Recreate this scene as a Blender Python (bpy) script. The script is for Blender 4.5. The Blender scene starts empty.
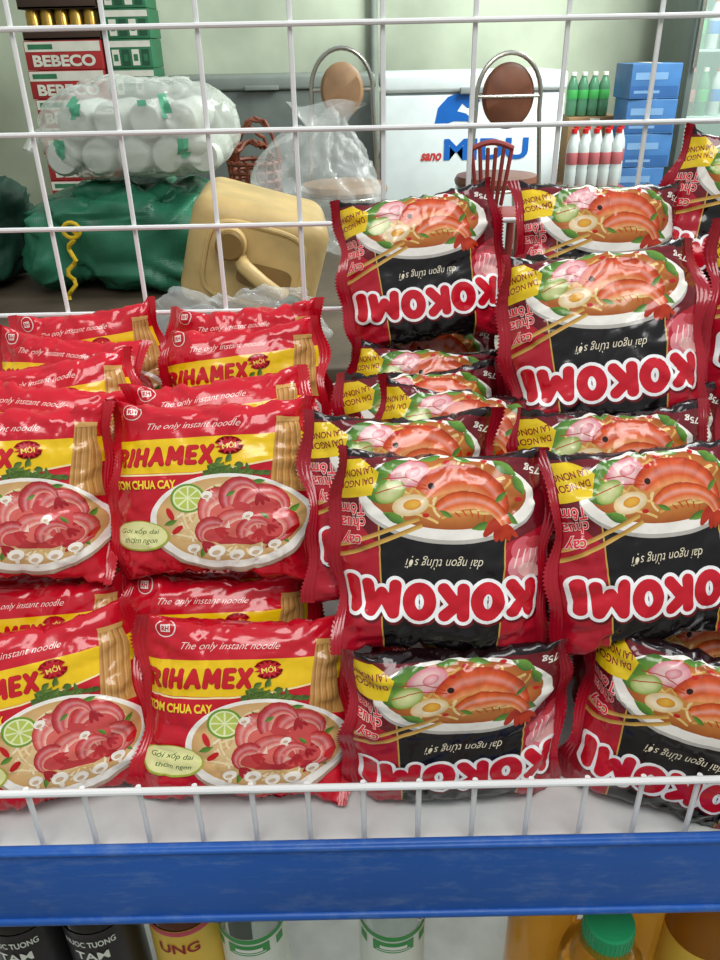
import bpy, bmesh, math, random
import numpy as np
from mathutils import Vector, Matrix, noise

S = bpy.context.scene
COL = S.collection
S.view_settings.view_transform = 'Standard'
random.seed(7)
PI = math.pi
R = math.radians

# ------------------------------------------------------------------ camera
F = 780.0
PITCH, ROLL = R(28.8), R(-1.2)
CZ = 0.95
cam_d = bpy.data.cameras.new('camera')
cam = bpy.data.objects.new('camera', cam_d)
COL.objects.link(cam)
cam_d.sensor_fit = 'VERTICAL'; cam_d.sensor_height = 36.0; cam_d.sensor_width = 27.0
cam_d.lens = F / 960 * 36
cam_d.clip_start = 0.02
CM = Matrix.Rotation(PI/2 - PITCH, 3, 'X') @ Matrix.Rotation(ROLL, 3, 'Z')
cam.matrix_world = Matrix.Translation((0, 0, CZ)) @ CM.to_4x4()
S.camera = cam

def at(px, py, Y):
    d = CM @ Vector(((px-360)/F, -(py-480)/F, -1))
    return Vector((0, 0, CZ)) + d * (Y / d.y)

def xat(px, Y, z):
    drop = CZ - z
    Z = Y*math.cos(PITCH) + drop*math.sin(PITCH)
    yc = Y*math.sin(PITCH) - drop*math.cos(PITCH)
    return ((px-360)*Z/F - yc*math.sin(ROLL)) / math.cos(ROLL)

# ------------------------------------------------------------------ materials
def srgb(h):
    h = h.lstrip('#')
    out = []
    for i in (0, 2, 4):
        c = int(h[i:i+2], 16)/255
        out.append(c/12.92 if c <= .04045 else ((c+.055)/1.055)**2.4)
    return tuple(out)

def mat(name, col, rough=.5, metal=0, var=.1, scale=12, bump=0, bscale=60, trans=0, alpha=1, spec=.5, emit=0, coat=0, sss=0, ior=1.45):
    m = bpy.data.materials.new(name); m.use_nodes = True
    nt = m.node_tree; b = nt.nodes['Principled BSDF']
    c = srgb(col) if isinstance(col, str) else col
    tc = nt.nodes.new('ShaderNodeTexCoord')
    nz = nt.nodes.new('ShaderNodeTexNoise'); nz.inputs['Scale'].default_value = scale; nz.inputs['Detail'].default_value = 5
    nt.links.new(tc.outputs['Object'], nz.inputs['Vector'])
    rp = nt.nodes.new('ShaderNodeValToRGB')
    rp.color_ramp.elements[0].position = .3; rp.color_ramp.elements[1].position = .7
    rp.color_ramp.elements[0].color = (*[x*(1-var) for x in c], 1)
    rp.color_ramp.elements[1].color = (*[min(1, x*(1+var)) for x in c], 1)
    nt.links.new(nz.outputs['Fac'], rp.inputs['Fac'])
    nt.links.new(rp.outputs['Color'], b.inputs['Base Color'])
    b.inputs['Roughness'].default_value = rough
    b.inputs['Metallic'].default_value = metal
    b.inputs['Specular IOR Level'].default_value = spec
    b.inputs['Transmission Weight'].default_value = trans
    b.inputs['IOR'].default_value = ior
    b.inputs['Alpha'].default_value = alpha
    b.inputs['Coat Weight'].default_value = coat
    if sss:
        b.inputs['Subsurface Weight'].default_value = sss; b.inputs['Subsurface Scale'].default_value = .02
    if emit:
        nt.links.new(rp.outputs['Color'], b.inputs['Emission Color'])
        b.inputs['Emission Strength'].default_value = emit
    if bump:
        n2 = nt.nodes.new('ShaderNodeTexNoise'); n2.inputs['Scale'].default_value = bscale; n2.inputs['Detail'].default_value = 4
        nt.links.new(tc.outputs['Object'], n2.inputs['Vector'])
        bp = nt.nodes.new('ShaderNodeBump'); bp.inputs['Strength'].default_value = bump; bp.inputs['Distance'].default_value = .01
        nt.links.new(n2.outputs['Fac'], bp.inputs['Height'])
        nt.links.new(bp.outputs['Normal'], b.inputs['Normal'])
    return m

def film_mat():
    m = bpy.data.materials.new('printed_film'); m.use_nodes = True
    nt = m.node_tree; b = nt.nodes['Principled BSDF']
    a = nt.nodes.new('ShaderNodeAttribute'); a.attribute_name = 'Col'
    tc = nt.nodes.new('ShaderNodeTexCoord')
    nz = nt.nodes.new('ShaderNodeTexNoise'); nz.inputs['Scale'].default_value = 260; nz.inputs['Detail'].default_value = 3
    nt.links.new(tc.outputs['Object'], nz.inputs['Vector'])
    mr = nt.nodes.new('ShaderNodeMapRange'); mr.inputs['To Min'].default_value = .92; mr.inputs['To Max'].default_value = 1.06
    nt.links.new(nz.outputs['Fac'], mr.inputs['Value'])
    mx = nt.nodes.new('ShaderNodeMix'); mx.data_type = 'RGBA'; mx.blend_type = 'MULTIPLY'; mx.inputs['Factor'].default_value = 1
    nt.links.new(a.outputs['Color'], mx.inputs[6]); nt.links.new(mr.outputs['Result'], mx.inputs[7])
    nt.links.new(mx.outputs[2], b.inputs['Base Color'])
    b.inputs['Roughness'].default_value = .17
    b.inputs['Specular IOR Level'].default_value = .62
    n2 = nt.nodes.new('ShaderNodeTexNoise'); n2.inputs['Scale'].default_value = 24; n2.inputs['Detail'].default_value = 2.5
    n2.inputs['Distortion'].default_value = 1.0
    nt.links.new(tc.outputs['Object'], n2.inputs['Vector'])
    bp = nt.nodes.new('ShaderNodeBump'); bp.inputs['Strength'].default_value = .28; bp.inputs['Distance'].default_value = .008
    nt.links.new(n2.outputs['Fac'], bp.inputs['Height']); nt.links.new(bp.outputs['Normal'], b.inputs['Normal'])
    return m
FILM = film_mat()

# ------------------------------------------------------------------ builders
def tag(o, label=None, cat=None, group=None, kind=None):
    if label: o['label'] = label
    if cat: o['category'] = cat
    if group: o['group'] = group
    if kind: o['kind'] = kind
    return o

def empty(name, loc, rz=0, label=None, cat=None, group=None):
    o = bpy.data.objects.new(name, None); COL.objects.link(o)
    o.empty_display_size = .05
    o.location = loc; o.rotation_euler = (0, 0, rz)
    return tag(o, label, cat, group)

_tc = {}
def text2d(s, size, offset=0.0, shear=0.0):
    key = (s, size, offset, shear)
    if key in _tc: return _tc[key]
    cu = bpy.data.curves.new('txt', 'FONT'); cu.body = s; cu.size = size; cu.offset = offset; cu.shear = shear
    cu.align_x = 'CENTER'; cu.align_y = 'CENTER'; cu.fill_mode = 'FRONT'; cu.resolution_u = 4
    ob = bpy.data.objects.new('txt', cu); COL.objects.link(ob)
    dg = bpy.context.evaluated_depsgraph_get()
    ev = ob.evaluated_get(dg); me = ev.to_mesh()
    vs = [(v.co.x, v.co.y) for v in me.vertices]
    fs = [tuple(p.vertices) for p in me.polygons]
    ev.to_mesh_clear()
    bpy.data.objects.remove(ob); bpy.data.curves.remove(cu)
    _tc[key] = (vs, fs)
    return _tc[key]

class MB:
    def __init__(self): self.v = []; self.f = []; self.m = []
    def add(self, vs, fs, mi=0):
        n = len(self.v)
        self.v += [tuple(x) for x in vs]
        for f in fs: self.f.append(tuple(i+n for i in f)); self.m.append(mi)
        return self
    def rbox(self, c, size, bev=.004, seg=3, mi=0, rot=None, taper=None):
        bm = bmesh.new(); bmesh.ops.create_cube(bm, size=1)
        for v in bm.verts:
            v.co = Vector((v.co.x*size[0], v.co.y*size[1], v.co.z*size[2]))
            if taper and v.co.z < 0: v.co.x *= taper; v.co.y *= taper
        if bev > 0: bmesh.ops.bevel(bm, geom=bm.edges[:], offset=bev, segments=seg, affect='EDGES', profile=.5)
        M = rot.to_4x4() if rot else Matrix.Identity(4)
        bm.verts.index_update()
        self.add([M @ v.co + Vector(c) for v in bm.verts], [[v.index for v in f.verts] for f in bm.faces], mi)
        bm.free(); return self
    def tube(self, pts, r, n=8, mi=0, closed=False):
        pts = [Vector(p) for p in pts]; N = len(pts); vs = []; fs = []
        up = None
        for i, p in enumerate(pts):
            if closed: t = pts[(i+1) % N] - pts[i-1]
            else: t = pts[min(i+1, N-1)] - pts[max(i-1, 0)]
            t.normalize()
            if up is None: up = t.orthogonal().normalized()
            up = (up - t*up.dot(t)); up.normalize()
            s = t.cross(up)
            for k in range(n):
                a = 2*PI*k/n; vs.append(p + up*math.cos(a)*r + s*math.sin(a)*r)
        M = N if closed else N-1
        for i in range(M):
            j = (i+1) % N
            for k in range(n):
                k2 = (k+1) % n
                fs.append((i*n+k, i*n+k2, j*n+k2, j*n+k))
        if not closed:
            fs.append(tuple(range(n))[::-1]); fs.append(tuple((N-1)*n+k for k in range(n)))
        return self.add(vs, fs, mi)
    def lathe(self, prof, n=28, c=(0, 0, 0), mi=0, rot=None, sc=(1, 1)):
        vs = []; fs = []
        M = rot or Matrix.Identity(3)
        for (r, z) in prof:
            for k in range(n):
                a = 2*PI*k/n; vs.append(M @ Vector((r*math.cos(a)*sc[0], r*math.sin(a)*sc[1], z)) + Vector(c))
        for i in range(len(prof)-1):
            for k in range(n):
                k2 = (k+1) % n
                fs.append((i*n+k, i*n+k2, (i+1)*n+k2, (i+1)*n+k))
        fs.append(tuple(range(n))[::-1]); fs.append(tuple((len(prof)-1)*n+k for k in range(n)))
        return self.add(vs, fs, mi)
    def text(self, s, fn, w=None, h=None, mi=0, shear=0, size=1.0, offset=0):
        vs, fs = text2d(s, size, offset, shear)
        if not vs: return self
        xs = [a for a, b in vs]; ys = [b for a, b in vs]
        cx, cy = (min(xs)+max(xs))/2, (min(ys)+max(ys))/2
        kx = w/(max(xs)-min(xs)) if w else 1; ky = h/(max(ys)-min(ys)) if h else kx
        if not w: kx = ky
        return self.add([fn((a-cx)*kx, (b-cy)*ky) for a, b in vs], fs, mi)
    def build(self, name, mats, parent=None, smooth=True, ang=35):
        me = bpy.data.meshes.new(name); me.from_pydata(self.v, [], self.f)
        if not isinstance(mats, (list, tuple)): mats = [mats]
        for m in mats: me.materials.append(m)
        me.polygons.foreach_set('material_index', self.m)
        me.update()
        o = bpy.data.objects.new(name, me); COL.objects.link(o)
        if smooth:
            me.polygons.foreach_set('use_smooth', [True]*len(me.polygons))
            me.set_sharp_from_angle(angle=R(ang))
        if parent: o.parent = parent
        return o

def ell(cx, cy, rx, ry, rot=0, n=40):
    c, s = math.cos(rot), math.sin(rot)
    return [(cx + rx*math.cos(a)*c - ry*math.sin(a)*s, cy + rx*math.cos(a)*s + ry*math.sin(a)*c)
            for a in [2*PI*k/n for k in range(n)]]

# plump stroke lettering: paths in a unit box
GLYPH = {
    'K': [[(0, 0), (0, 1)], [(.02, .42), (.95, 1)], [(.32, .6), (1, 0)]],
    'O': [[(.5+.5*math.cos(a), .5+.5*math.sin(a)) for a in [2*PI*k/28 for k in range(29)]]],
    'M': [[(0, 0), (.08, 1), (.5, .3), (.92, 1), (1, 0)]],
    'I': [[(.5, 0), (.5, 1)]],
    'R': [[(0, 0), (0, 1), (.6, 1), (.88, .9), (.95, .75), (.86, .58), (.6, .5), (.05, .5)], [(.5, .5), (1, 0)]],
    'H': [[(0, 0), (0, 1)], [(1, 0), (1, 1)], [(0, .5), (1, .5)]],
    'A': [[(0, 0), (.5, 1), (1, 0)], [(.2, .32), (.8, .32)]],
    'E': [[(1, 0), (0, 0), (0, 1), (1, 1)], [(0, .5), (.85, .5)]],
    'X': [[(0, 0), (1, 1)], [(0, 1), (1, 0)]],
}

# ------------------------------------------------------------------ packet artwork (drawn in mm on the film)
class Art:
    def __init__(self): self.items = []
    def poly(self, pts, col, layer):
        c = srgb(col) if isinstance(col, str) else col
        self.items.append((pts, [tuple(range(len(pts)))], [c]*len(pts), layer))
    def mesh(self, vs, fs, cols, layer): self.items.append((vs, fs, cols, layer))
    def strip(self, pts, w, col, layer, col2=None):
        c1 = srgb(col); c2 = srgb(col2) if col2 else c1
        vs = []; cs = []; n = len(pts)
        closed = n > 3 and math.hypot(pts[0][0]-pts[-1][0], pts[0][1]-pts[-1][1]) < 1e-6
        for i, p in enumerate(pts):
            a = pts[max(i-1, 0)]; b = pts[min(i+1, n-1)]
            if closed and i in (0, n-1): a, b = pts[n-2], pts[1]
            dx, dy = b[0]-a[0], b[1]-a[1]; L = math.hypot(dx, dy) or 1
            ww = w(i/(n-1)) if callable(w) else w
            nx, ny = -dy/L*ww/2, dx/L*ww/2
            vs += [(p[0]+nx, p[1]+ny), (p[0]-nx, p[1]-ny)]; cs += [c1, c2]
        self.mesh(vs, [(2*i, 2*i+1, 2*i+3, 2*i+2) for i in range(n-1)], cs, layer)
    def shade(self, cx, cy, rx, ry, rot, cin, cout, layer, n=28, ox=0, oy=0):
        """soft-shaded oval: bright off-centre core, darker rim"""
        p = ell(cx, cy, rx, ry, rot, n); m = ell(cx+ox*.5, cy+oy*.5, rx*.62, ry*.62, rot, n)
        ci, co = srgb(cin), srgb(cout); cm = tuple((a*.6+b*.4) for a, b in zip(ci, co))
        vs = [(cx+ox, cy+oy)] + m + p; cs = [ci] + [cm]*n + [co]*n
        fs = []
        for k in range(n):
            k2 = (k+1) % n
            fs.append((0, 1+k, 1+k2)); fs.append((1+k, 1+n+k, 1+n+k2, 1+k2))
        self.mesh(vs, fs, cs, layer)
    def glyph(self, ch, cx, cy, w, h, lw, grow, col, layer, rot=0, shear=0, dx=0, dy=0, capn=24):
        c, q = math.cos(rot), math.sin(rot)
        iw, ih = max(0, w-lw), h-lw
        def tf(p):
            y = (p[1]-.5)*ih; x = (p[0]-.5)*iw + shear*y
            return (cx+dx + x*c - y*q, cy+dy + x*q + y*c)
        W = lw+grow
        for path in GLYPH[ch]:
            pts = [tf(p) for p in path]
            if len(pts) > 10: self.strip(pts, W, col, layer)
            else:
                for a, b in zip(pts, pts[1:]): self.strip([a, b], W, col, layer)
                for p in pts: self.poly(ell(p[0], p[1], W/2, W/2, 0, capn), col, layer)
    def word(self, s, cx, cy, widths, gap, h, lw, fill, out, grow, layer, rot=0, shear=0, bow=0, shadow=None):
        tot = sum(widths)+gap*(len(s)-1); x = -tot/2
        c, q = math.cos(rot), math.sin(rot)
        for ch, ww in zip(s, widths):
            lx = x+ww/2; x += ww+gap
            ly = bow*lx*lx
            gx, gy = cx+lx*c-ly*q, cy+lx*q+ly*c
            if shadow: self.glyph(ch, gx, gy, ww, h, lw, grow+1, shadow, layer-2, rot, shear, .8, -1.2)
            self.glyph(ch, gx, gy, ww, h, lw, grow, out, layer-1, rot, shear)
            self.glyph(ch, gx, gy, ww, h, lw, 0, fill, layer, rot, shear)
    def text(self, s, cx, cy, w, h, col, layer, rot=0, shear=0, bold=.0, outline=None, ow=.05, ol=None):
        vs, fs = text2d(s, 1.0, bold, shear)
        xs = [a for a, b in vs]; ys = [b for a, b in vs]
        mx, my = (min(xs)+max(xs))/2, (min(ys)+max(ys))/2
        kx = w/(max(xs)-min(xs)); ky = h/(max(ys)-min(ys)) if h else kx
        c, q = math.cos(rot), math.sin(rot)
        def put(vs, fs, col, layer):
            out = []
            for a, b in vs:
                a, b = (a-mx)*kx, (b-my)*ky
                out.append((cx + a*c - b*q, cy + a*q + b*c))
            self.mesh(out, fs, [srgb(col)]*len(out), layer)
        if outline:
            v2, f2 = text2d(s, 1.0, bold+ow, shear); put(v2, f2, outline, ol if ol is not None else layer-1)
        put(vs, fs, col, layer)
    def shrimp(self, cx, cy, r, a0, a1, w, layer, c1='#c8401c', c2='#f3a468', c3='#ffe2c4', sq=.8, n=11, tail=True, sh=.88, tp=.72, hl=.25):
        dk = srgb(c1); md = srgb(c2); lt = srgb(c3)
        for i in range(n):
            q = []; cs = []
            for m in range(3):
                t = (i+m/2)/n
                a = a0 + (a1-a0)*t; ww = w*(1-tp*t**1.4)*(.55+.45*math.sin(min(1, t*3)*PI/2))
                bulge = (0, .014, .006)[m]*w
                k = (1.03, 1, sh)[m]
                hi = tuple(min(1, x*(1-hl)+hl) for x in md)
                for rr, cc, kk in ((r+ww/2+bulge, dk, k), (r+ww*.24, md, k), (r+ww*.05, hi, (1+k)/2), (r-ww*.18, md, (1+k)/2), (r-ww/2, lt, (1+k)/2)):
                    q.append((cx+rr*math.cos(a), cy+rr*math.sin(a)*sq)); cs.append(tuple(min(1, x*kk) for x in cc))
            fs = []
            for m in range(2):
                for b in range(4): fs.append((m*5+b, m*5+b+1, m*5+b+6, m*5+b+5))
            self.mesh(q, fs, cs, layer)
        if not tail: return
        a = a1; ex, ey = cx+r*math.cos(a), cy+r*math.sin(a)*sq
        sg = 1 if a1 > a0 else -1
        for d in (-.5, 0, .5):
            an = a + sg*PI/2 + d
            self.poly(ell(ex+w*.35*math.cos(an), ey+w*.35*math.sin(an), w*.38, w*.12, an, 12), c1, layer)
    def noodles(self, cx, cy, rx, ry, n, layer, rnd, cols=('#f2d58e', '#e8bf6a', '#f8e6b4'), wd=1.5):
        for k in range(n):
            a = rnd.uniform(0, 2*PI); q = math.sqrt(rnd.random())*.8
            x, y = cx+rx*q*math.cos(a), cy+ry*q*math.sin(a); th = rnd.uniform(0, PI); L = rnd.uniform(.25, .5)*rx; cv = rnd.uniform(-1, 1)
            pts = []
            for i in range(7):
                t = i/6-.5; b = cv*(t*t-.1)*L*.8
                xx = x + L*t*math.cos(th) - b*math.sin(th); yy = y + (L*t*math.sin(th) + b*math.cos(th))*.7
                d = math.hypot((xx-cx)/rx, (yy-cy)/ry)
                if d > .95: xx = cx+(xx-cx)*.95/d; yy = cy+(yy-cy)*.95/d
                pts.append((xx, yy))
            self.strip(pts, wd, rnd.choice(cols), layer)
    def lime(self, cx, cy, r, layer, sq=.75):
        self.poly(ell(cx, cy, r, r*sq, 0, 26), '#6f9a2c', layer)
        self.poly(ell(cx, cy, r*.86, r*.86*sq, 0, 26), '#eaf0b8', layer+1)
        for k in range(8):
            a = 2*PI*k/8
            p = [(cx+r*.1*math.cos(a+.39), cy+r*.1*sq*math.sin(a+.39))]
            for q in (.08, .4, .7): p.append((cx+r*.76*math.cos(a+q), cy+r*.76*sq*math.sin(a+q)))
            self.poly(p, '#bccb5c', layer+2)
    def leaf(self, cx, cy, L, w, rot, layer, col='#3f6b23', col2='#6d9a3a'):
        c, q = math.cos(rot), math.sin(rot)
        pts = [(cx+(t-.5)*L*c, cy+(t-.5)*L*q) for t in [i/8 for i in range(9)]]
        self.strip(pts, lambda t: w*math.sin(PI*min(max(t, .02), .98)), col, layer, col2)

def art_black(rnd):
    A = Art()
    A.poly([(-62, 66), (62, 66), (62, 20), (40, 8), (-40, 8), (-62, 30)], '#6a0c18', 0)
    A.poly([(-38, 22), (38, 22), (34, -66), (-34, -66)], '#120c0e', 1)
    A.poly([(-62, 100), (62, 100), (62, 61), (-62, 61)], '#1a0a0e', 1)
    for sx in (-1, 1): A.strip([(38*sx, 22), (34*sx, -66)], .9, '#c9a14a', 2)
    for (x, y, rx, ry, ro, c) in ((50, -4, 13, 8, .6, '#e8929a'), (53, -10, 9, 5, -.3, '#f3b9b4'), (47, 5, 8, 5, .9, '#d9606c'), (56, 8, 6, 4, 0, '#c8404c'), (48, -14, 7, 3.5, .3, '#dd7a84')):
        A.poly(ell(x, y, rx, ry, ro, 22), c, 1 if c != '#f3b9b4' else 2)
    for k in range(4): A.strip([(42+k*4, -8), (46+k*4, 4)], .8, '#fbdcd6', 3)
    # bowl, tipped a little
    A.poly(ell(2, 33.5, 52, 27, -.04, 64), '#b9b4ac', 2)
    A.poly(ell(2, 36, 52, 27, -.04, 64), '#f4efe6', 3)
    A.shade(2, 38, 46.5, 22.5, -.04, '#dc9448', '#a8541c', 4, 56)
    A.noodles(2, 38, 44, 21, 40, 5, rnd, ('#e8c478', '#d8a858', '#eed49a'))
    # greens
    for (x, y, L, w, ro) in ((-38, 46, 22, 10, 1.1), (-30, 54, 20, 9, .4), (-41, 37, 16, 8, 2.2), (38, 24, 16, 6, -.6), (44, 44, 14, 6, 2.), (36, 54, 16, 7, 2.6), (-8, 60, 13, 5, .2), (10, 60, 14, 5, -.3), (-28, 22, 16, 6, 2.7), (24, 18, 14, 5, .3)):
        A.leaf(x, y, L, w, ro, 6)
    # onion, lime, egg
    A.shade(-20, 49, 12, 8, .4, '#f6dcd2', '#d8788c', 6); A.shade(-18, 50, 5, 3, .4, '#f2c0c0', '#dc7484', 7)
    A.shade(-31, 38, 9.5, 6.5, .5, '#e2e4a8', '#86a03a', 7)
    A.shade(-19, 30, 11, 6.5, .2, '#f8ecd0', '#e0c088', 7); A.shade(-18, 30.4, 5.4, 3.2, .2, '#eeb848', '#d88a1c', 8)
    # one big glossy prawn curled across the bowl and a second one tucked under it
    A.shrimp(10, 27, 24, R(150), R(-8), 22, 9, c1='#b22c0e', c2='#dd5a24', c3='#f0a068', sq=.86, n=8, sh=.86, tp=.62, hl=.2)
    A.shrimp(15, 14, 23, R(138), R(15), 15, 10, c1='#ba340f', c2='#e4682a', c3='#f5b07a', sq=.86, n=8, sh=.88, tp=.6, hl=.25)
    for k in range(6):
        a = R(120-k*17); A.strip([(15+16*math.cos(a), 14+14*math.sin(a)), (15+12.5*math.cos(a-.15), 14+10*math.sin(a-.15))], .8, '#c8481a', 11)
    A.shade(-7, 42, 2.0, 2.0, 0, '#2a1008', '#3a160c', 12)
    A.strip([(-10, 42), (-22, 47), (-36, 46)], .6, '#b8381a', 11); A.strip([(-9, 40), (-24, 42), (-40, 37)], .6, '#b8381a', 11)
    for (x, y) in ((2, 57), (24, 58), (44, 35), (-10, 24), (-6, 51)): A.poly(ell(x, y, 2.1, 1.4, 0, 10), '#c4181c', 11)
    A.leaf(34, 36, 10, 3.5, .8, 12); A.leaf(2, 25, 9, 3, -.5, 12)
    # chopsticks
    for (a, b) in (((-14, 22), (-66, 1)), ((-12, 18), (-64, -5))):
        A.strip([a, ((a[0]+b[0])/2, (a[1]+b[1])/2), b], 2.7, '#e2b860', 9, '#a8742a')
    # corner banner
    A.poly([(-64, 58), (-50, 60), (-38, 50), (-42, 36), (-64, 33)], '#e9c61c', 8)
    A.text('DAI NGON', -52, 43.5, 21, 4.6, '#8c1420', 9, rot=PI+R(10), bold=.02)
    A.text('LAI NONG', -52, 50.5, 20, 4.6, '#8c1420', 9, rot=PI+R(10), bold=.02)
    for s, y, w in (('Tôm', 27, 14), ('chua', 18, 15), ('cay', 9, 11)):
        A.text(s, -53.5, y, w, 7.6, '#e8283a', 12, rot=PI+R(3), bold=.015, outline='#f6d9d0', ow=.04, ol=11)
    A.text('dai ngon từng sợi', 1, -5, 46, 8.4, '#efe4c8', 4, rot=PI, shear=.35, bold=-.006)
    A.word('KOKOMI', 0, -29.5, [19, 20, 19, 20, 24, 8.5], .6, 24.5, 7.4, '#cf1228', '#ffffff', 4.4, 13, rot=PI, bow=-.0012, shadow='#6a0610')
    A.text('75g', 54, 54, 12, 6, '#f2ece0', 5, rot=PI-.2, bold=.02)
    return A

def art_red(rnd):
    A = Art()
    A.poly([(-62, 36), (-20, 37), (30, 39), (62, 42), (62, 24), (20, 17), (-8, 13), (-62, 12)], '#f4c812', 1)
    A.strip([(-62, 11.2), (-35, 11.4), (-8, 12.2), (20, 16.3), (45, 22)], 1.2, '#fbe9b0', 2)
    # flat straight noodle hank on the right
    A.poly([(44, 50), (57, 50), (60, -2), (39, 0)], '#cc9450', 3)
    for k in range(13):
        x0 = 44.4+k*1.0
        pts = [(x0 + math.sin(t*5+k*.5)*.2 - (1-t)*(4.4-k*.42), 0+t*50) for t in [i/10 for i in range(11)]]
        A.strip(pts, .7, ('#d8a662', '#bc8446', '#e0b678')[k % 3], 4, ('#c9924e', '#b0763a', '#d2a362')[k % 3])
    A.poly([(43.5, 52), (57.5, 52), (57, 49), (44, 48)], '#d2a05c', 5)
    # herbs
    for k in range(48):
        x = 14+rnd.gauss(0, 8.5); y = 12+abs(rnd.gauss(0, 4.8))*(1-min(.9, abs(x-14)/24))
        A.leaf(x, y, rnd.uniform(4, 8), rnd.uniform(2.2, 4), rnd.uniform(0, PI), 5 + k % 2, rnd.choice(('#2f4a1a', '#45631f', '#3a5622')), rnd.choice(('#6f8a34', '#57782a')))
    # bowl
    A.poly(ell(14, -24, 49, 34, 0, 64), '#b59a86', 6)
    A.poly(ell(14, -21.5, 49, 33.5, 0, 64), '#f6f1e8', 7)
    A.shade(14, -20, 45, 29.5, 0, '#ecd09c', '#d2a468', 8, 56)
    A.noodles(14, -20, 43, 28, 120, 9, rnd, ('#f4dcac', '#e4c48c', '#f9ebcc', '#d9ae70'), 1.3)
    A.lime(-11, -5, 11, 10, .92)
    for (x, y, ro) in ((-22, -22, .4), (-2, -42, 1.2), (48, -34, 2.2), (52, -14, .9), (32, 6, .2), (24, 4, 1.), (8, 0, 2.2)): A.leaf(x, y, 9, 3.4, ro, 10)
    # heap of irregular red prawn pieces with pale flesh showing
    P = (('#b4202a', '#d6504e', '#f4b6a6'), ('#c02a30', '#e06a60', '#f8c8b8'), ('#aa1c28', '#cc4446', '#eea898'))
    A.poly([(-4, -30), (-1, -14), (9, -2), (22, 7), (31, 3), (43, -5), (51, -18), (45, -33), (28, -38), (8, -37)], '#b83234', 10)
    for k, (x, y, r, a0, a1, w, sq) in enumerate(((35, -12, 13, 160, -15, 14, .9), (10, -15, 11, 70, 245, 13, 1.1), (23, -6, 10, 205, 20, 12, 1.15), (41, -26, 10, 90, -80, 12, .95), (21, -26, 12, 175, -5, 13, .8), (5, -30, 9, 60, 220, 11, .9), (31, -30, 9, 200, 40, 10, 1.))):
        c = P[k % 3]
        A.poly(ell(x, y, r*.8, r*.7*sq, rnd.uniform(-.4, .4), 24), c[1], 11)
        A.shrimp(x, y, r, R(a0), R(a1), w, 12, *c, sq=sq, n=5, tail=True, sh=.84, tp=.78, hl=.22)
    for k in range(12):
        x, y = rnd.uniform(2, 46), rnd.uniform(-33, 1)
        pts = [(x+rnd.uniform(-4, 4), y+rnd.uniform(-3, 3)) for q in range(3)]
        A.poly(pts, rnd.choice(('#fbd8ca', '#f4b4a8', '#e88a80')), 13)
    for (x, y, r) in ((6, -42, 5.4), (18, -45, 5), (30, -43, 5), (-8, -40, 4.4), (42, -38, 4.4), (1, -3, 3.6), (26, -17, 3.2)):
        A.poly(ell(x, y, r, r*.75, .3, 20), '#fbf4e8', 14); A.poly(ell(x-.4, y-.9, r*.5, r*.3, .3, 14), '#d2b494', 15); A.poly(ell(x+.3, y-r*.8, r*.28, r*.5, 0, 12), '#f2e6d2', 14)
    for (x, y, ro) in ((-18, -27, .7), (-22, -16, 2.), (52, -28, .8)): A.poly(ell(x, y, 4.6, 1.9, ro, 16), '#c8141c', 14)
    for (x, y, ro) in ((16, -2, .6), (36, -18, 2.4)): A.leaf(x, y, 7, 2.6, ro, 14)
    # lettering
    A.text('The only instant noodle', -8, 46, 60, 6.0, '#fbe3da', 2, rot=R(1), shear=.55, bold=-.006)
    A.word('RIHAMEX', -27.5, 24.5, [9.0, 3.4, 9.0, 10.4, 10.8, 7.6, 9.0], 1.1, 13.6, 3.1, '#cc1020', '#a8341a', .6, 4, rot=R(2), shear=.15)
    star = []
    for k in range(26):
        r = 9 if k % 2 == 0 else 5.2
        star.append((15+r*math.cos(2*PI*k/26), 31.5+r*.72*math.sin(2*PI*k/26)))
    A.poly(star, '#c41222', 5); A.text('MỚI', 15, 31.6, 8.5, 4.6, '#ffe46a', 8, rot=R(8), bold=.02)
    A.text('TOM CHUA CAY', -39, 4.6, 41, 6, '#fbdc3c', 9, bold=.035, rot=R(1))
    A.poly(ell(-43, -32, 19.5, 11, .05, 44), '#a9b23c', 15); A.poly(ell(-43, -31.6, 18.3, 10, .05, 44), '#eceaa4', 16)
    A.text('Gói xốp dai', -43, -28.6, 27, 5.4, '#2d5a1c', 17, shear=.3, bold=.005, rot=.03)
    A.text('thơm ngon', -42, -35.6, 22, 4.8, '#2d5a1c', 17, shear=.3, bold=.005, rot=.03)
    # emblem on the shoulder
    A.poly(ell(-49, 58, 6.4, 6.4, 0, 30), '#f6e6e0', 3); A.poly(ell(-49, 58, 5.7, 5.7, 0, 30), '#c01220', 4)
    A.poly([(-52, 55.5), (-46, 55.5), (-46, 60.5), (-52, 60.5)], '#f6e6e0', 5); A.text('RH', -49, 58, 4.6, 3.4, '#c01220', 6, bold=.04)
    # back panel and underside
    A.poly([(-40, 92), (30, 92), (30, 126), (-40, 126)], '#f1ece2', 2)
    A.word('RIHAMEX', -4, 108, [8.6, 3.4, 8.8, 9.6, 10.4, 7.6, 8.6], 1.25, 12, 3.1, '#b01222', '#f1ece2', .4, 4, rot=PI)
    A.word('RIHAMEX', 6, -66, [6.4, 2.6, 6.4, 7, 7.6, 5.4, 6.2], .9, 7, 1.8, '#f4efe6', '#b00c1c', .4, 4, shear=.2)
    return A

STEP = 2.5; UB = 60.0; PM = 270.0
NU = int(2*UB/STEP); NS = int(PM/STEP)
H0, HF, T0 = 118.0, 132.0, 32.0

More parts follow.
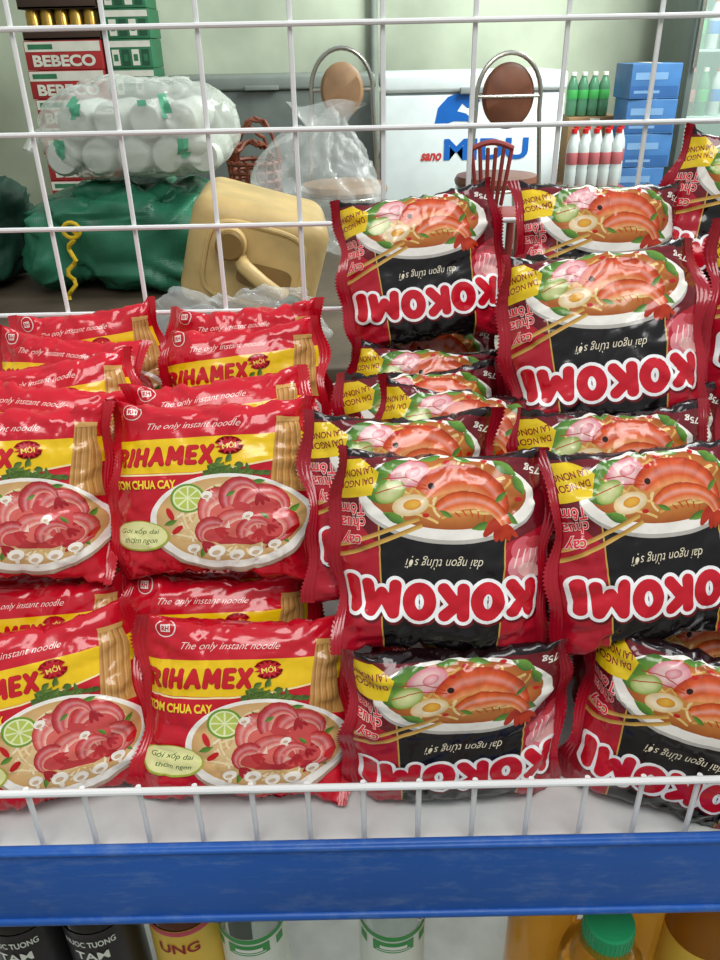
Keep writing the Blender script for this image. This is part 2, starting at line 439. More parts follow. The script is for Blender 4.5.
def flatten(A):
    bm = bmesh.new(); cl = bm.verts.layers.float_color.new('Col')
    # every printed shape gets a hair of height of its own, in print order
    for rank, (vs, fs, cs, ly) in enumerate(sorted(A.items, key=lambda it: it[3])):
        bv = []
        for p, c in zip(vs, cs):
            v = bm.verts.new((p[0], p[1], rank)); v[cl] = (*c, 1); bv.append(v)
        for f in fs:
            try: bm.faces.new([bv[i] for i in f])
            except ValueError: pass
    bmesh.ops.triangulate(bm, faces=bm.faces[:])
    for sg in (-1, 1):
        bmesh.ops.bisect_plane(bm, geom=bm.verts[:]+bm.edges[:]+bm.faces[:], plane_co=(sg*UB, 0, 0), plane_no=(sg, 0, 0), clear_outer=True)
    def cut(fn, c, no, co):
        g = [f for f in bm.faces if min(fn(v.co) for v in f.verts) < c-1e-4 and max(fn(v.co) for v in f.verts) > c+1e-4]
        if not g: return
        es = {e for f in g for e in f.edges}; vv = {v for f in g for v in f.verts}
        bmesh.ops.bisect_plane(bm, geom=list(vv)+list(es)+g, plane_co=co, plane_no=no, dist=1e-5)
    for k in range(1, NU):
        x = -UB + k*STEP; cut(lambda p: p.x, x, (1, 0, 0), (x, 0, 0))
    for k in range(1, NS):
        y = -PM/2 + k*STEP; cut(lambda p: p.y, y, (0, 1, 0), (0, y, 0))
    q = 1/math.sqrt(2)
    for k in range(-NS, NU+1):
        c = -UB + PM/2 + k*STEP          # lines u - s = c run along the cell diagonals
        cut(lambda p: p.x-p.y, c, (q, -q, 0), (c, 0, 0))
    lone = [v for v in bm.verts if not v.link_faces]
    bmesh.ops.delete(bm, geom=lone, context='VERTS')
    bm.verts.index_update()
    V = np.array([v.co[:] for v in bm.verts]); C = np.array([v[cl][:] for v in bm.verts])
    fs = []
    for f in bm.faces:
        ids = [v.index for v in f.verts]
        a = 0
        for i in range(len(ids)):
            p, w = V[ids[i]], V[ids[(i+1) % len(ids)]]; a += p[0]*w[1]-w[0]*p[1]
        if abs(a) < 1e-6: continue
        fs.append(ids if a > 0 else ids[::-1])
    bm.free()
    return V, C, fs

def wave(u, v, seed):
    t = np.abs(u)/UB
    ph = seed*1.7 + np.sign(u)*1.1
    t = np.minimum(t, 1.18)
    w = t**4 * (4.0*np.sin(v/21+ph) + 2.4*np.sin(v/9.5+ph*2)) + np.maximum(0, t-.85)*(18+16*np.sin(ph*3)) + t**3*(v/60)**2*4.0*np.sin(ph*5)
    return w + np.maximum(0, t-.7)*16*np.abs(v/66)**3*np.sin(ph*2+np.sign(v)*1.3)

def sway(u, v, seed):
    t = np.minimum(np.abs(u)/UB, 1.2); ph = seed*2.3 + np.sign(u)*.7
    return t**6*(1.6*np.sin(v/16+ph) + .9*np.sin(v/7+ph*3)) - np.sign(u)*t**6*2.0*(v/66)**2*(.5+.5*np.sin(ph*4))

def shell(seed):
    rnd = random.Random(seed)
    us = np.linspace(-UB, UB, NU+1); ss = np.linspace(-PM/2, PM/2, NS+1)
    G = np.zeros((NU+1, NS+1, 3))
    a = np.linspace(-PI, PI, 3001)
    k1 = rnd.uniform(-.15, .15)
    for i, u in enumerate(us):
        t = abs(u)/UB
        T = T0*(max(0, 1-t**3.4))**.74*(1+k1*u/UB) + 1.2
        H = H0 + (HF-H0)*t**3
        n = 3.2 - 1.0*t**2
        ca, sa = np.cos(a), np.sin(a)
        y = -T/2*np.sign(ca)*np.abs(ca)**(2/n); v = H/2*np.sign(sa)*np.abs(sa)**(2/n)
        L = np.concatenate([[0], np.cumsum(np.hypot(np.diff(y), np.diff(v)))])
        L = (L/L[-1]-.5)*PM
        G[i, :, 0] = u; G[i, :, 1] = np.interp(ss, L, y); G[i, :, 2] = np.interp(ss, L, v)
    def nrm(G):
        du = np.gradient(G, axis=0); ds = np.gradient(G, axis=1)
        ds[:, 0] = ds[:, -1] = (G[:, 1]-G[:, -2])/2
        N = np.cross(du, ds); N /= (np.linalg.norm(N, axis=2, keepdims=True)+1e-9); return N
    N = nrm(G)
    D = np.zeros((NU+1, NS+1))
    ph = rnd.uniform(0, 9)
    # long straight creases running in from the corners and edges
    cre = []
    for k in range(13):
        u0 = rnd.choice((-1, 1))*UB*rnd.uniform(.8, 1.05); s0 = rnd.uniform(-66, 66); an = math.atan2(-s0*.5+rnd.uniform(-25, 25), -u0)
        cre.append((u0, s0, math.cos(an), math.sin(an), rnd.uniform(28, 68), rnd.uniform(1.6, 3.2)*rnd.choice((1, -1, -1)), rnd.uniform(1.6, 3.2)))
    for k in range(8):
        s0 = rnd.choice((-1, 1))*rnd.uniform(52, 66); u0 = rnd.uniform(-45, 45); an = math.atan2(-s0, rnd.uniform(-60, 60))
        cre.append((u0, s0, math.cos(an), math.sin(an), rnd.uniform(18, 44), rnd.uniform(1.5, 2.8)*rnd.choice((1, -1, -1)), rnd.uniform(1.6, 3.0)))
    for i, u in enumerate(us):
        for j in range(NS):
            p = G[i, j]; t = abs(u)/UB; s = ss[j]
            fade = 1-t**14
            edge = min(1, max(t, abs(s)/64))
            calm = .2 + .8*edge**3
            d = 2.0*noise.noise((p[0]/34, p[1]/34, p[2]/34+seed*7))
            n2 = noise.noise((p[0]/19+seed*3, p[1]/20, p[2]/36+5))
            d += -2.8*max(0, 1-abs(n2)*3.6)**2*calm
            n3 = noise.noise((p[0]/30+seed*5, p[1]/22+9, p[2]/14))
            d += 2.2*max(0, 1-abs(n3)*3.8)**2*calm
            if abs(s) < 80:
                for (u0, s0, cx, cy, L, am, wd) in cre:
                    al = (u-u0)*cx + (s-s0)*cy; ac = -(u-u0)*cy + (s-s0)*cx
                    if -8 < al < L and abs(ac) < 3*wd:
                        d += am*math.exp(-abs(ac)/wd*1.2)*(1-max(0, al)/L)*min(1, (al+8)/8)
            e = math.exp(-(UB-abs(u))/15)
            d += 3.6*e*math.sin(s/3.6 + ph + 3*noise.noise((s/17, seed, u/30)) + (2 if u > 0 else 0))*(.5+.5*noise.noise((s/14, seed+3, 0)))
            D[i, j] = d*fade
    D[:, NS] = D[:, 0]
    G = G + N*D[..., None]
    sw = sway(G[..., 0], G[..., 2], seed)
    G[..., 1] += wave(G[..., 0], G[..., 2], seed)
    G[..., 0] += sw
    return G, nrm(G)

def packet_mesh(name, flat, seed, basecol):
    V, C, fs = flat
    G, N = shell(seed)
    bv = G[:, :NS].reshape(-1, 3); bn = N[:, :NS].reshape(-1, 3)
    us = np.linspace(-UB, UB, NU+1); ss = np.linspace(-PM/2, PM/2, NS+1)
    bf = []
    for i in range(NU):
        for j in range(NS):
            j2 = (j+1) % NS
            bf.append((i*NS+j, (i+1)*NS+j, (i+1)*NS+j2)); bf.append((i*NS+j, (i+1)*NS+j2, i*NS+j2))
    bc = np.array([(*basecol(u, s), 1) for u in us for s in ss[:NS]])
    fu = np.clip((V[:, 0]+UB)/STEP, 0, NU-1e-6); fv = np.clip((V[:, 1]+PM/2)/STEP, 0, NS-1e-6)
    i = fu.astype(int); j = fv.astype(int); a = (fu-i)[:, None]; b = (fv-j)[:, None]
    def tri(A):
        P00, P10, P01, P11 = A[i, j], A[i+1, j], A[i, j+1], A[i+1, j+1]
        lo = P00 + a*(P10-P00) + b*(P11-P10); hi = P00 + b*(P01-P00) + a*(P11-P01)
        return np.where(a >= b, lo, hi)
    ov = tri(G); on = tri(N)
    ov = ov + on*(.06+.0016*V[:, 2:3])
    on = on/np.linalg.norm(on, axis=1, keepdims=True)
    n0 = len(bv)
    verts = np.concatenate([bv, ov]); norms = np.concatenate([bn, on]); cols = np.concatenate([bc, C])
    verts = verts*.001; verts[:, 2] += H0/2*.001
    me = bpy.data.meshes.new(name)
    me.from_pydata(verts.tolist(), [], bf + [tuple(x+n0 for x in f) for f in fs])
    ca = me.color_attributes.new('Col', 'FLOAT_COLOR', 'POINT')
    ca.data.foreach_set('color', cols.astype(np.float32).ravel())
    me.materials.append(FILM)
    me.polygons.foreach_set('use_smooth', [True]*len(me.polygons))
    me.update()
    me.normals_split_custom_set_from_vertices(norms.tolist())
    return me

def seal_mesh(name, side, seed, c1, c2):
    nu, nv = 10, 100
    vs = []; cs = []; fs = []
    k1, k2 = srgb(c1), srgb(c2)
    for i in range(nu+1):
        for j in range(nv+1):
            v = (j/nv-.5)*HF
            u = UB - .6 + i/nu*8.0
            if i == nu: u += 1.1 if j % 2 else -.3
            y = wave(np.array(side*u), np.array(v), seed) + .35*math.sin(i/nu*PI*7)
            x = side*u + float(sway(np.array(side*u), np.array(v), seed))
            vs.append((x*.001, float(y)*.001, (v+H0/2)*.001))
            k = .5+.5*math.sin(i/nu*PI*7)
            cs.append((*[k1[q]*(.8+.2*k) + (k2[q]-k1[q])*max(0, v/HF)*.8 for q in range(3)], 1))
    for i in range(nu):
        for j in range(nv):
            q = (i*(nv+1)+j, (i+1)*(nv+1)+j, (i+1)*(nv+1)+j+1, i*(nv+1)+j+1)
            fs.append(q if side > 0 else q[::-1])
    me = bpy.data.meshes.new(name); me.from_pydata(vs, [], fs)
    ca = me.color_attributes.new('Col', 'FLOAT_COLOR', 'POINT')
    ca.data.foreach_set('color', np.array(cs, dtype=np.float32).ravel())
    me.materials.append(FILM)
    me.polygons.foreach_set('use_smooth', [True]*len(me.polygons)); me.update()
    return me

RED = srgb('#ca1026'); DRED = srgb('#b21228'); KBK = srgb('#3a0a12')
def base_red(u, s): return RED
def base_black(u, s):
    k = min(1, max(0, (abs(s)-60)/26)); return tuple(DRED[q]*(1-k)+KBK[q]*k for q in range(3))

flat_b = flatten(art_black(random.Random(3)))
flat_r = flatten(art_red(random.Random(5)))
NV = 6
MESH = {'b': [], 'r': []}
for k in range(NV):
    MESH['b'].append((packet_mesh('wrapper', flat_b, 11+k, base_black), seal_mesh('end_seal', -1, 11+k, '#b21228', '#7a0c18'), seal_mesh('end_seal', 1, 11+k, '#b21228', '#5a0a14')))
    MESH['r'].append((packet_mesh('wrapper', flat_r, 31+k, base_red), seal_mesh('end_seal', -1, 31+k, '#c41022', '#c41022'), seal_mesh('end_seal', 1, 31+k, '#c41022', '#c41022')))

GR = {'r': 'red and yellow noodle packets on the shelf', 'b': 'dark red noodle packets with black panel on the shelf'}
pk = 0
prnd = random.Random(21)
def packet(kind, px, Y, z, lean, yaw, roll, label, var=None, group=None, sc=1.0, sx=1.0):
    global pk
    pk += 1
    v = MESH[kind][(pk if var is None else var) % NV]
    x = xat(px, Y, z)
    yaw += prnd.uniform(-2, 2); roll += prnd.uniform(-1.5, 1.5)
    M = Matrix.Rotation(R(yaw), 3, 'Z') @ Matrix.Rotation(R(-lean), 3, 'X') @ Matrix.Rotation(R(roll), 3, 'Y')
    base = Vector((x, Y, z)) - M @ Vector((0, 0, H0/2*.001*sc))
    o = bpy.data.objects.new('noodle_packet', None); COL.objects.link(o); o.empty_display_size = .03
    o.matrix_world = Matrix.Translation(base) @ M.to_4x4() @ Matrix.Diagonal((sc*sx, sc, sc, 1))
    tag(o, label, 'noodle packet', group or GR[kind])
    for nm, me in zip(('wrapper', 'end_seal', 'end_seal'), v):
        c = bpy.data.objects.new(nm, me); COL.objects.link(c); c.parent = o
    return o

DECK = .492
T1, T2 = .555, .677
# --- left, red packets
packet('r', 246, .396, T1, 27, 3, 2, 'red and yellow noodle packet, bottom tier front, beside the black-panelled packets', 0, sc=1.0, sx=1.10)
packet('r', 44, .396, T1, 27, 7, -6, 'red and yellow noodle packet, bottom tier front, cut by the left picture edge', 1, sc=1.0, sx=1.08)
packet('r', 212, .485, .678, 27, -4, -3, 'second-tier red and yellow noodle packet with whole bowl picture and green oval showing', 2, sc=1.0, sx=1.13)
packet('r', 12, .485, .678, 26, 6, 4, 'frontmost second-tier red and yellow noodle packet, cut by the left picture edge', 3, sc=1.0, sx=1.08)
packet('r', 218, .446, T1, 27, 4, 4, 'red noodle packet top showing behind the bottom front packet beside the black-panelled packets', 1, sx=1.08)
packet('r', 48, .446, T1, 27, -3, -4, 'red noodle packet top showing behind the bottom front packet at the left edge', 2)
packet('r', 226, .530, .679, 28, 3, -4, 'red strip of a noodle packet directly behind the second-tier full-bowl packet', 4, sx=1.05)
packet('r', 247, .618, .69, 22, -2, -4, 'red noodle packet at the back with half its yellow band showing', 1, sx=1.05)
packet('r', 250, .660, .695, 14, 2, -1, 'rearmost red noodle packet against the wire grid beside the dark red packets', 3, sx=1.05)
packet('r', 38, .527, .679, 28, -4, 6, 'left-edge red noodle packet, second in its second-tier row', 4, sx=1.05)
packet('r', 62, .567, .682, 26, 7, -5, 'left-edge red noodle packet, third in its second-tier row', 2)
packet('r', 66, .612, .687, 24, -5, 5, 'left-edge red noodle packet, fourth in its second-tier row', 0)
packet('r', 98, .660, .695, 14, 1, -5, 'rearmost red noodle packet against the wire grid, below the green sack', 5)
for px, Y in ((235, .490), (235, .533), (240, .576), (245, .62), (248, .66), (55, .490), (62, .533), (70, .576), (85, .62), (95, .66)):
    packet('r', px, Y, T1, 20, 0, 0, 'red noodle packet buried in the bottom tier under the other red packets', group='buried red packets')
# --- right, black-panelled packets
packet('b', 457, .376, T1+.001, 4, 4, -1, 'dark red noodle packet, bottom tier front, beside the red and yellow packets', 0, sc=1.0, sx=1.12)
packet('b', 682, .364, T1, 8, -17, 5, 'dark red noodle packet, bottom tier front, at the right picture edge', 1, sc=1.03)
packet('b', 441, .416, .668, 26, -5, 1, 'dark red noodle packet, second tier front, in the middle of the shelf', 2, sc=1.02, sx=1.03)
packet('b', 652, .417, .669, 25, 5, -3, 'dark red noodle packet, second tier front, cut by the right picture edge', 3, sc=1.02)
packet('b', 474, .424, T1, 12, 5, 4, 'dark red noodle packet peeking out behind the bottom front packet in the middle', 1)
packet('b', 684, .416, T1, 12, -4, 2, 'dark red noodle packet peeking out behind the bottom front packet at the right', 2)
packet('b', 403, .460, .677, 24, 6, 4, 'dark red noodle packet shifted left behind the middle second-tier front packet', 4)
packet('b', 455, .502, .677, 26, -7, 6, 'dark red noodle packet, third in the middle second-tier row', 5)
packet('b', 428, .545, .677, 24, 4, -4, 'dark red noodle packet, fourth in the middle second-tier row', 1)
packet('b', 425, .592, .677, 22, -4, 4, 'dark red noodle packet, fifth in the middle second-tier row', 2)
packet('b', 425, .652, .678, 16, 1, 0, 'rearmost dark red noodle packet of the middle second-tier row', 3)
packet('b', 612, .462, .677, 24, -4, -4, 'dark red noodle packet right behind the second-tier front packet at the right', 1)
packet('b', 636, .504, .677, 22, 5, 4, 'dark red noodle packet, third in the right second-tier row', 4)
for px, Y in ((625, .547), (620, .592), (615, .652)):
    packet('b', px, Y, .675, 20, 0, 0, 'dark red noodle packet buried in the right second-tier row under the top packets', group='buried dark red packets of the second tier')
packet('b', 423, .650, .791, 20, 3, -5, 'dark red noodle packet on the top tier alone in the middle, against the wire grid', 0, sc=.97, sx=1.06)
packet('b', 604, .526, .768, 26, -6, -9, 'dark red noodle packet in front on the top tier at the right', 2, sc=1.0, sx=1.04)
packet('b', 599, .635, .795, 18, 5, 3, 'dark red noodle packet behind the right top-tier front one, bowl picture showing above it', 3, sc=1.0, sx=1.09)
packet('b', 600, .580, .755, 20, 0, 0, 'dark red noodle packet buried between the two right top-tier packets', 1, sc=.95)
packet('b', 741, .652, .82, 16, -6, 10, 'dark red noodle packet highest at the right picture edge, against the wire grid', 5)
packet('b', 794, .55, .775, 22, 8, 5, 'dark red noodle packet of the top tier, cut off by the right picture edge', 0)
for px, Y in ((455, .47), (450, .512), (445, .555), (440, .60), (435, .65), (668, .46), (660, .503), (650, .547), (640, .592), (632, .65)):
    packet('b', px, Y, T1, 14, 0, 0, 'dark red noodle packet buried in the bottom tier under the others', group='buried dark red packets of the bottom tier')
for px, Y, z in ((840, .55, .665), (815, .645, .69), (840, .55, T1), (820, .645, T1+.01)):
    packet('b', px, Y, z, 14, 0, 0, 'dark red noodle packet stacked beyond the right picture edge', group='dark red packets beyond the frame')

# ------------------------------------------------------------------ shelves
M_white = mat('white_paint', '#cfd0cd', .45, var=.12, scale=30)
M_wire = mat('white_wire_coating', '#e6e7e6', .4, var=.04)
def scuffed_blue():
    m = mat('blue_plastic', '#1e58aa', .42, var=.18, scale=4, bump=.06, bscale=24)
    nt = m.node_tree; b = nt.nodes['Principled BSDF']
    src = b.inputs['Base Color'].links[0].from_socket
    tc = nt.nodes['Texture Coordinate']
    mp = nt.nodes.new('ShaderNodeMapping'); mp.inputs['Scale'].default_value = (12, 12, 40)
    nz = nt.nodes.new('ShaderNodeTexNoise'); nz.inputs['Scale'].default_value = 3; nz.inputs['Detail'].default_value = 9; nz.inputs['Roughness'].default_value = .75
    nt.links.new(tc.outputs['Object'], mp.inputs['Vector']); nt.links.new(mp.outputs['Vector'], nz.inputs['Vector'])
    mr = nt.nodes.new('ShaderNodeMapRange'); mr.inputs['From Min'].default_value = .5; mr.inputs['From Max'].default_value = .8; mr.inputs['To Max'].default_value = .5
    nt.links.new(nz.outputs['Fac'], mr.inputs['Value'])
    mx = nt.nodes.new('ShaderNodeMix'); mx.data_type = 'RGBA'; mx.inputs[7].default_value = (*srgb('#7f98bb'), 1)
    nt.links.new(mr.outputs['Result'], mx.inputs['Factor']); nt.links.new(src, mx.inputs[6])
    nt.links.new(mx.outputs[2], b.inputs['Base Color'])
    return m
M_blue = scuffed_blue()
sh = empty('display_shelf', (0, .52, DECK-.012), 0, 'white shelf board with a blue front strip carrying the noodle packets', 'shelf')
def rk(mb, name, m, par):
    o = mb.build(name, m, par); o.location = -Vector(par.location); return o
rk(MB().rbox((0, .52, DECK-.006), (1.06, .385, .012), .002), 'shelf_board', M_white, sh)
rk(MB().rbox((0, .3245, (.435+.5095)/2), (1.06, .006, .0745), .0025), 'front_strip', M_blue, sh)
rk(MB().rbox((0, .3222, .507), (1.06, .005, .004), .0018).rbox((0, .3218, .4375), (1.06, .006, .006), .0022), 'strip_edging', M_blue, sh)
for sx in (-1, 1): rk(MB().rbox((sx*.527, .52, DECK-.034), (.005, .37, .044), .002), 'bracket', M_white, sh)
lo = empty('lower_shelf', (0, .545, .158), 0, 'white lower shelf board under the bottles', 'shelf')
rk(MB().rbox((0, .545, .164), (1.06, .45, .012), .002), 'shelf_board', M_white, lo)
rk(MB().rbox((0, .318, .145), (1.06, .006, .05), .002), 'front_strip', M_blue, lo)
for sx, nm in ((-1, 'left'), (1, 'right')):
    up = empty('rack_post', (sx*.545, .60, 0), 0, 'white rack side post at the %s end of the shelves' % nm, 'post')
    MB().rbox((0, .12, .62), (.024, .03, 1.24), .003).build('upright', M_white, up)
    MB().rbox((0, -.05, .03), (.024, .44, .06), .004).build('foot', M_white, up)
# front wire guard
RY = .332
gd = empty('wire_guard', (0, RY, DECK), 0, 'low white wire guard rail along the front of the shelf behind the blue strip', 'wire rail')
railz = .5505
MB().tube([(-.52, 0, railz-DECK), (.52, 0, railz-DECK)], .0024, 10).build('top_rail', M_wire, gd)
MB().tube([(-.52, 0, .003), (.52, 0, .003)], .0022, 8).build('bottom_rail', M_wire, gd)
for k in range(31):
    x = xat(28, RY, .54) + (k-9)*.0350
    if abs(x) > .515: continue
    MB().tube([(x, .003, .002), (x, .003, railz-DECK+.001)], .0018, 8).build('upright_wire', M_wire, gd)
# rear wire grid
GY = .703
gp = empty('wire_grid', (0, GY, DECK), 0, 'white square-mesh wire grid panel standing behind the noodle packets', 'wire grid')
z0 = at(360, 22, GY).z
for k in range(-2, 8):
    z = z0 - k*.0755
    if z < DECK: continue
    MB().tube([(-.515, 0, z-DECK), (.515, 0, z-DECK)], .0021, 8).build('horizontal_wire', M_wire, gp)
x0 = at(383, 28, GY).x
for k in range(-7, 8):
    x = x0 + k*.0727
    if abs(x) > .512: continue
    MB().tube([(x, .004, 0), (x, .004, z0+.155-DECK)], .0021, 8).build('vertical_wire', M_wire, gp)

# ------------------------------------------------------------------ bottles on the lower shelf
LZ = .170
M_soy = mat('dark_soy_glass', '#15100e', .1, var=.1, spec=.6)
M_clear = mat('clear_bottle', '#e2ebe6', .03, var=.02, trans=.96, ior=1.3)
M_oil = mat('cooking_oil', '#f0ac3a', .04, var=.06, trans=.78, ior=1.25, spec=.7)
M_amber = mat('brown_sauce', '#5a2a14', .12, var=.1)
M_greencap = mat('green_cap', '#1f9a62', .35)
M_redcap = mat('red_cap', '#b51c1c', .35)
M_blackcap = mat('black_cap', '#1c1a1a', .4)
M_lblack = mat('black_label', '#2a2728', .4); M_lwhite = mat('white_label', '#e6eadc', .45)
M_lyel = mat('yellow_label', '#e6c04a', .45); M_lgreen = mat('green_label', '#3f9a4e', .45); M_ink = mat('dark_ink', '#9a1a20', .5)
M_lred = mat('pink_print', '#cc4a5c', .45)
def bottle(name, px, Y, r, h, hs, bodym, capm, labm, texts, label, cat, group, band=None, lab=(.3, .92), capr=.014, caph=.02, marks=False):
    x = xat(px, Y, .34)
    t = empty(name, (x, Y, LZ), 0, label, cat, group)
    rn = capr-.002
    prof = [(r*.86, 0), (r, .006), (r, hs*.5), (r*1.0, hs-.012), (r*.97, hs-.004), (r*.9, hs+.004), (r*.72, hs+.014), (rn*1.25, hs+.026), (rn, hs+.034), (rn, h-caph*.3)]
    MB().lathe(prof, 36).build('bottle_body', bodym, t, ang=60)
    cp = [(capr*.96, h-caph), (capr, h-caph+.001), (capr, h-.0015), (capr*.94, h)]
    c = MB().lathe(cp, 40)
    for k in range(36):
        a = 2*PI*k/36; c.tube([(capr*math.cos(a), capr*math.sin(a), h-caph+.002), (capr*math.cos(a), capr*math.sin(a), h-.003)], .0007, 5)
    c.build('cap', capm, t)
    if labm:
        l0, l1 = hs*lab[0], hs*lab[1]
        lb = MB(); rr = r+.0006
        def on(a, b, z, e=.0008): return ((rr+e)*math.sin(a/rr), -(rr+e)*math.cos(a/rr), z+b)
        n = 40; A0 = .92*PI          # the label wraps almost round, leaving a seam at the back
        def wrap(zb, zt, e, mi, a0=-A0, a1=A0, m=n):
            vs = []
            for k in range(m+1):
                a = a0 + (a1-a0)*k/m
                vs += [((rr+e)*math.sin(a), -(rr+e)*math.cos(a), zb), ((rr+e)*math.sin(a), -(rr+e)*math.cos(a), zt)]
            lb.add(vs, [(2*k, 2*k+2, 2*k+3, 2*k+1) for k in range(m)], mi)
        wrap(l0, l1, 0, 0)
        if band: wrap(l1-.006, l1-.0005, .0003, 1)
        for (s, w, hh, dz, mi) in texts:
            lb.text(s, lambda a, b, z=l1+dz: on(a, b, z), w, hh, mi=mi, offset=.02)
        if marks:
            wrap(l1-.021, l1-.008, .0004, 1, -.62, .62, 16)                # green panel
            wrap(l1-.0165, l1-.0125, .0007, 2, -.40, .40, 10)              # pale bar on it
            wrap(l1-.019, l1-.0178, .0007, 2, -.5, .5, 10)
            for sg in (-1, 1): wrap(l1-.020, l1-.010, .0004, 1, sg*1.0-.14, sg*1.0+.14, 6)
        lb.build('label', [labm, band or labm, M_lwhite, M_ink, M_lred], t)
    return t
GS = 'sauce bottles on the lower shelf'
tx = [('NUOC TUONG', .040, .007, -.012, 2), ('TAM', .026, .0095, -.027, 2)]
bottle('sauce_bottle', 28, .385, .0285, .274, .208, M_soy, M_blackcap, M_lblack, tx, 'black soy sauce bottle at the left end of the lower shelf', 'bottle', GS, lab=(.25, .93))
bottle('sauce_bottle', 102, .385, .0285, .274, .208, M_soy, M_blackcap, M_lblack, tx, 'black soy sauce bottle, second from the left on the lower shelf', 'bottle', GS, lab=(.25, .93))
bottle('sauce_bottle', 186, .388, .029, .27, .205, M_amber, M_redcap, M_lyel, [('UNG', .032, .012, -.022, 3)], 'brown sauce bottle with a yellow and red label on the lower shelf', 'bottle', GS, band=M_lred, lab=(.25, .93))
bottle('vinegar_bottle', 252, .386, .0265, .27, .202, M_clear, M_greencap, M_lwhite, [], 'clear bottle with green and white label next to the brown sauce bottle', 'bottle', 'clear bottles with green and white labels', band=M_lgreen, lab=(.25, .88), marks=True)
bottle('vinegar_bottle', 392, .386, .0265, .27, .202, M_clear, M_greencap, M_lwhite, [], 'clear bottle with green and white label standing alone in the middle of the lower shelf', 'bottle', 'clear bottles with green and white labels', band=M_lgreen, lab=(.25, .88), marks=True)
GO = 'cooking oil bottles on the lower shelf'
bottle('oil_bottle', 604, .353, .033, .205, .158, M_oil, M_greencap, M_lgreen, [], 'short cooking oil bottle whose green cap shows below the blue strip', 'bottle', GO, capr=.0185, caph=.026, lab=(.2, .6))
bottle('oil_bottle', 546, .400, .028, .27, .19, M_oil, M_greencap, None, [], 'tall cooking oil bottle left of the green-capped one', 'bottle', GO)
bottle('oil_bottle', 652, .412, .027, .27, .19, M_oil, M_redcap, None, [], 'tall cooking oil bottle just right of the green-capped one', 'bottle', GO)
bottle('oil_bottle', 708, .38, .030, .27, .19, M_oil, M_redcap, M_lyel, [], 'cooking oil bottle with a yellow label at the right end of the lower shelf', 'bottle', GO, lab=(.2, .8))

# ------------------------------------------------------------------ room
M_wall = mat('stained_plaster', '#bac2ae', .85, var=.32, scale=1.5, bump=.05, bscale=20)
M_floor = mat('concrete_floor', '#8b877c', .8, var=.2, scale=3, bump=.1)
def struct(mb, name, m):
    o = mb.build(name, m, None, smooth=False); o['kind'] = 'structure'; return o
struct(MB().rbox((0, 1.5, -.05), (7, 8, .1), 0), 'floor', M_floor)
struct(MB().rbox((0, 5.15, 1.5), (7, .1, 3.0), 0), 'wall_back', M_wall)
struct(MB().rbox((-3.0, 2.9, 1.5), (.1, 4.4, 3.0), 0), 'wall_left', M_wall)
M_pipe = mat('grey_pipe', '#8b918a', .5)
pp = empty('wall_pipe', (at(374, 40, 5.06).x, 5.06, 0), 0, 'grey vertical pipe running up the back wall behind the freezer', 'pipe')
MB().tube([(0, 0, 0), (0, 0, 3)], .022, 14).build('pipe', M_pipe, pp)
for z in (.4, 1.3, 2.4): MB().rbox((0, .012, z), (.07, .045, .03), .004).build('clamp', M_pipe, pp)

# low table that carries the sacks
M_wood = mat('old_wood', '#54483a', .6, var=.3, scale=9)
TZ = .47
tb = empty('low_table', (-.45, 1.93, 0), 0, 'low wooden table under the sacks and the beige jerry can', 'table')
MB().rbox((0, 0, TZ-.015), (1.30, 1.30, .03), .006).build('tabletop', M_wood, tb)
for sx in (-1, 1):
    for sy in (-1, 1): MB().rbox((sx*.58, sy*.58, (TZ-.03)/2), (.05, .05, TZ-.03), .005).build('leg', M_wood, tb)

def blob(size, e=.55, nu=120, nv=72, amp=.02, freq=4, seed=0, crease=.012, top=None, fold=0):
    """soft bag shape, base at z=0"""
    vs = []; fs = []
    sx, sy, sz = size
    def p(c, ex): return math.copysign(abs(c)**ex, c)
    for j in range(nv+1):
        ph = -PI/2 + PI*j/nv
        for i in range(nu):
            th = 2*PI*i/nu
            x = p(math.cos(ph), e)*p(math.cos(th), e)*sx/2; y = p(math.cos(ph), e)*p(math.sin(th), e)*sy/2; z = p(math.sin(ph), e)*sz/2
            q = Vector((x, y, z))
            d = amp*noise.noise(q*freq + Vector((seed, 0, 0))) + amp*.5*noise.noise(q*freq*2.3 + Vector((seed, 4, 0)))
            n2 = noise.noise(Vector((x*freq*1.6, y*freq*1.6, z*freq*.9)) + Vector((0, seed*2, 1)))
            d -= crease*max(0, 1-abs(n2)*3.5)**2
            if fold:
                n3 = noise.noise(Vector(((x+z)*freq*2.2, y*freq*2, (z-x)*freq*.8)) + Vector((seed*3, 2, 5)))
                d -= fold*max(0, 1-abs(n3)*4)**2
                n4 = noise.noise(Vector(((x-z)*freq*3.1, y*freq*3, (z+x)*freq*1.1)) + Vector((seed*3, 7, 5)))
                d += fold*.7*max(0, 1-abs(n4)*4)**2
            dr = q.normalized() if q.length > 1e-6 else Vector((0, 0, 1))
            q = q + dr*d
            if top: q = top(q)
            z = max(q.z + sz/2, 0.0)
            vs.append((q.x, q.y, z))
    for j in range(nv):
        for i in range(nu):
            i2 = (i+1) % nu
            fs.append((j*nu+i, j*nu+i2, (j+1)*nu+i2, (j+1)*nu+i))
    return vs, fs

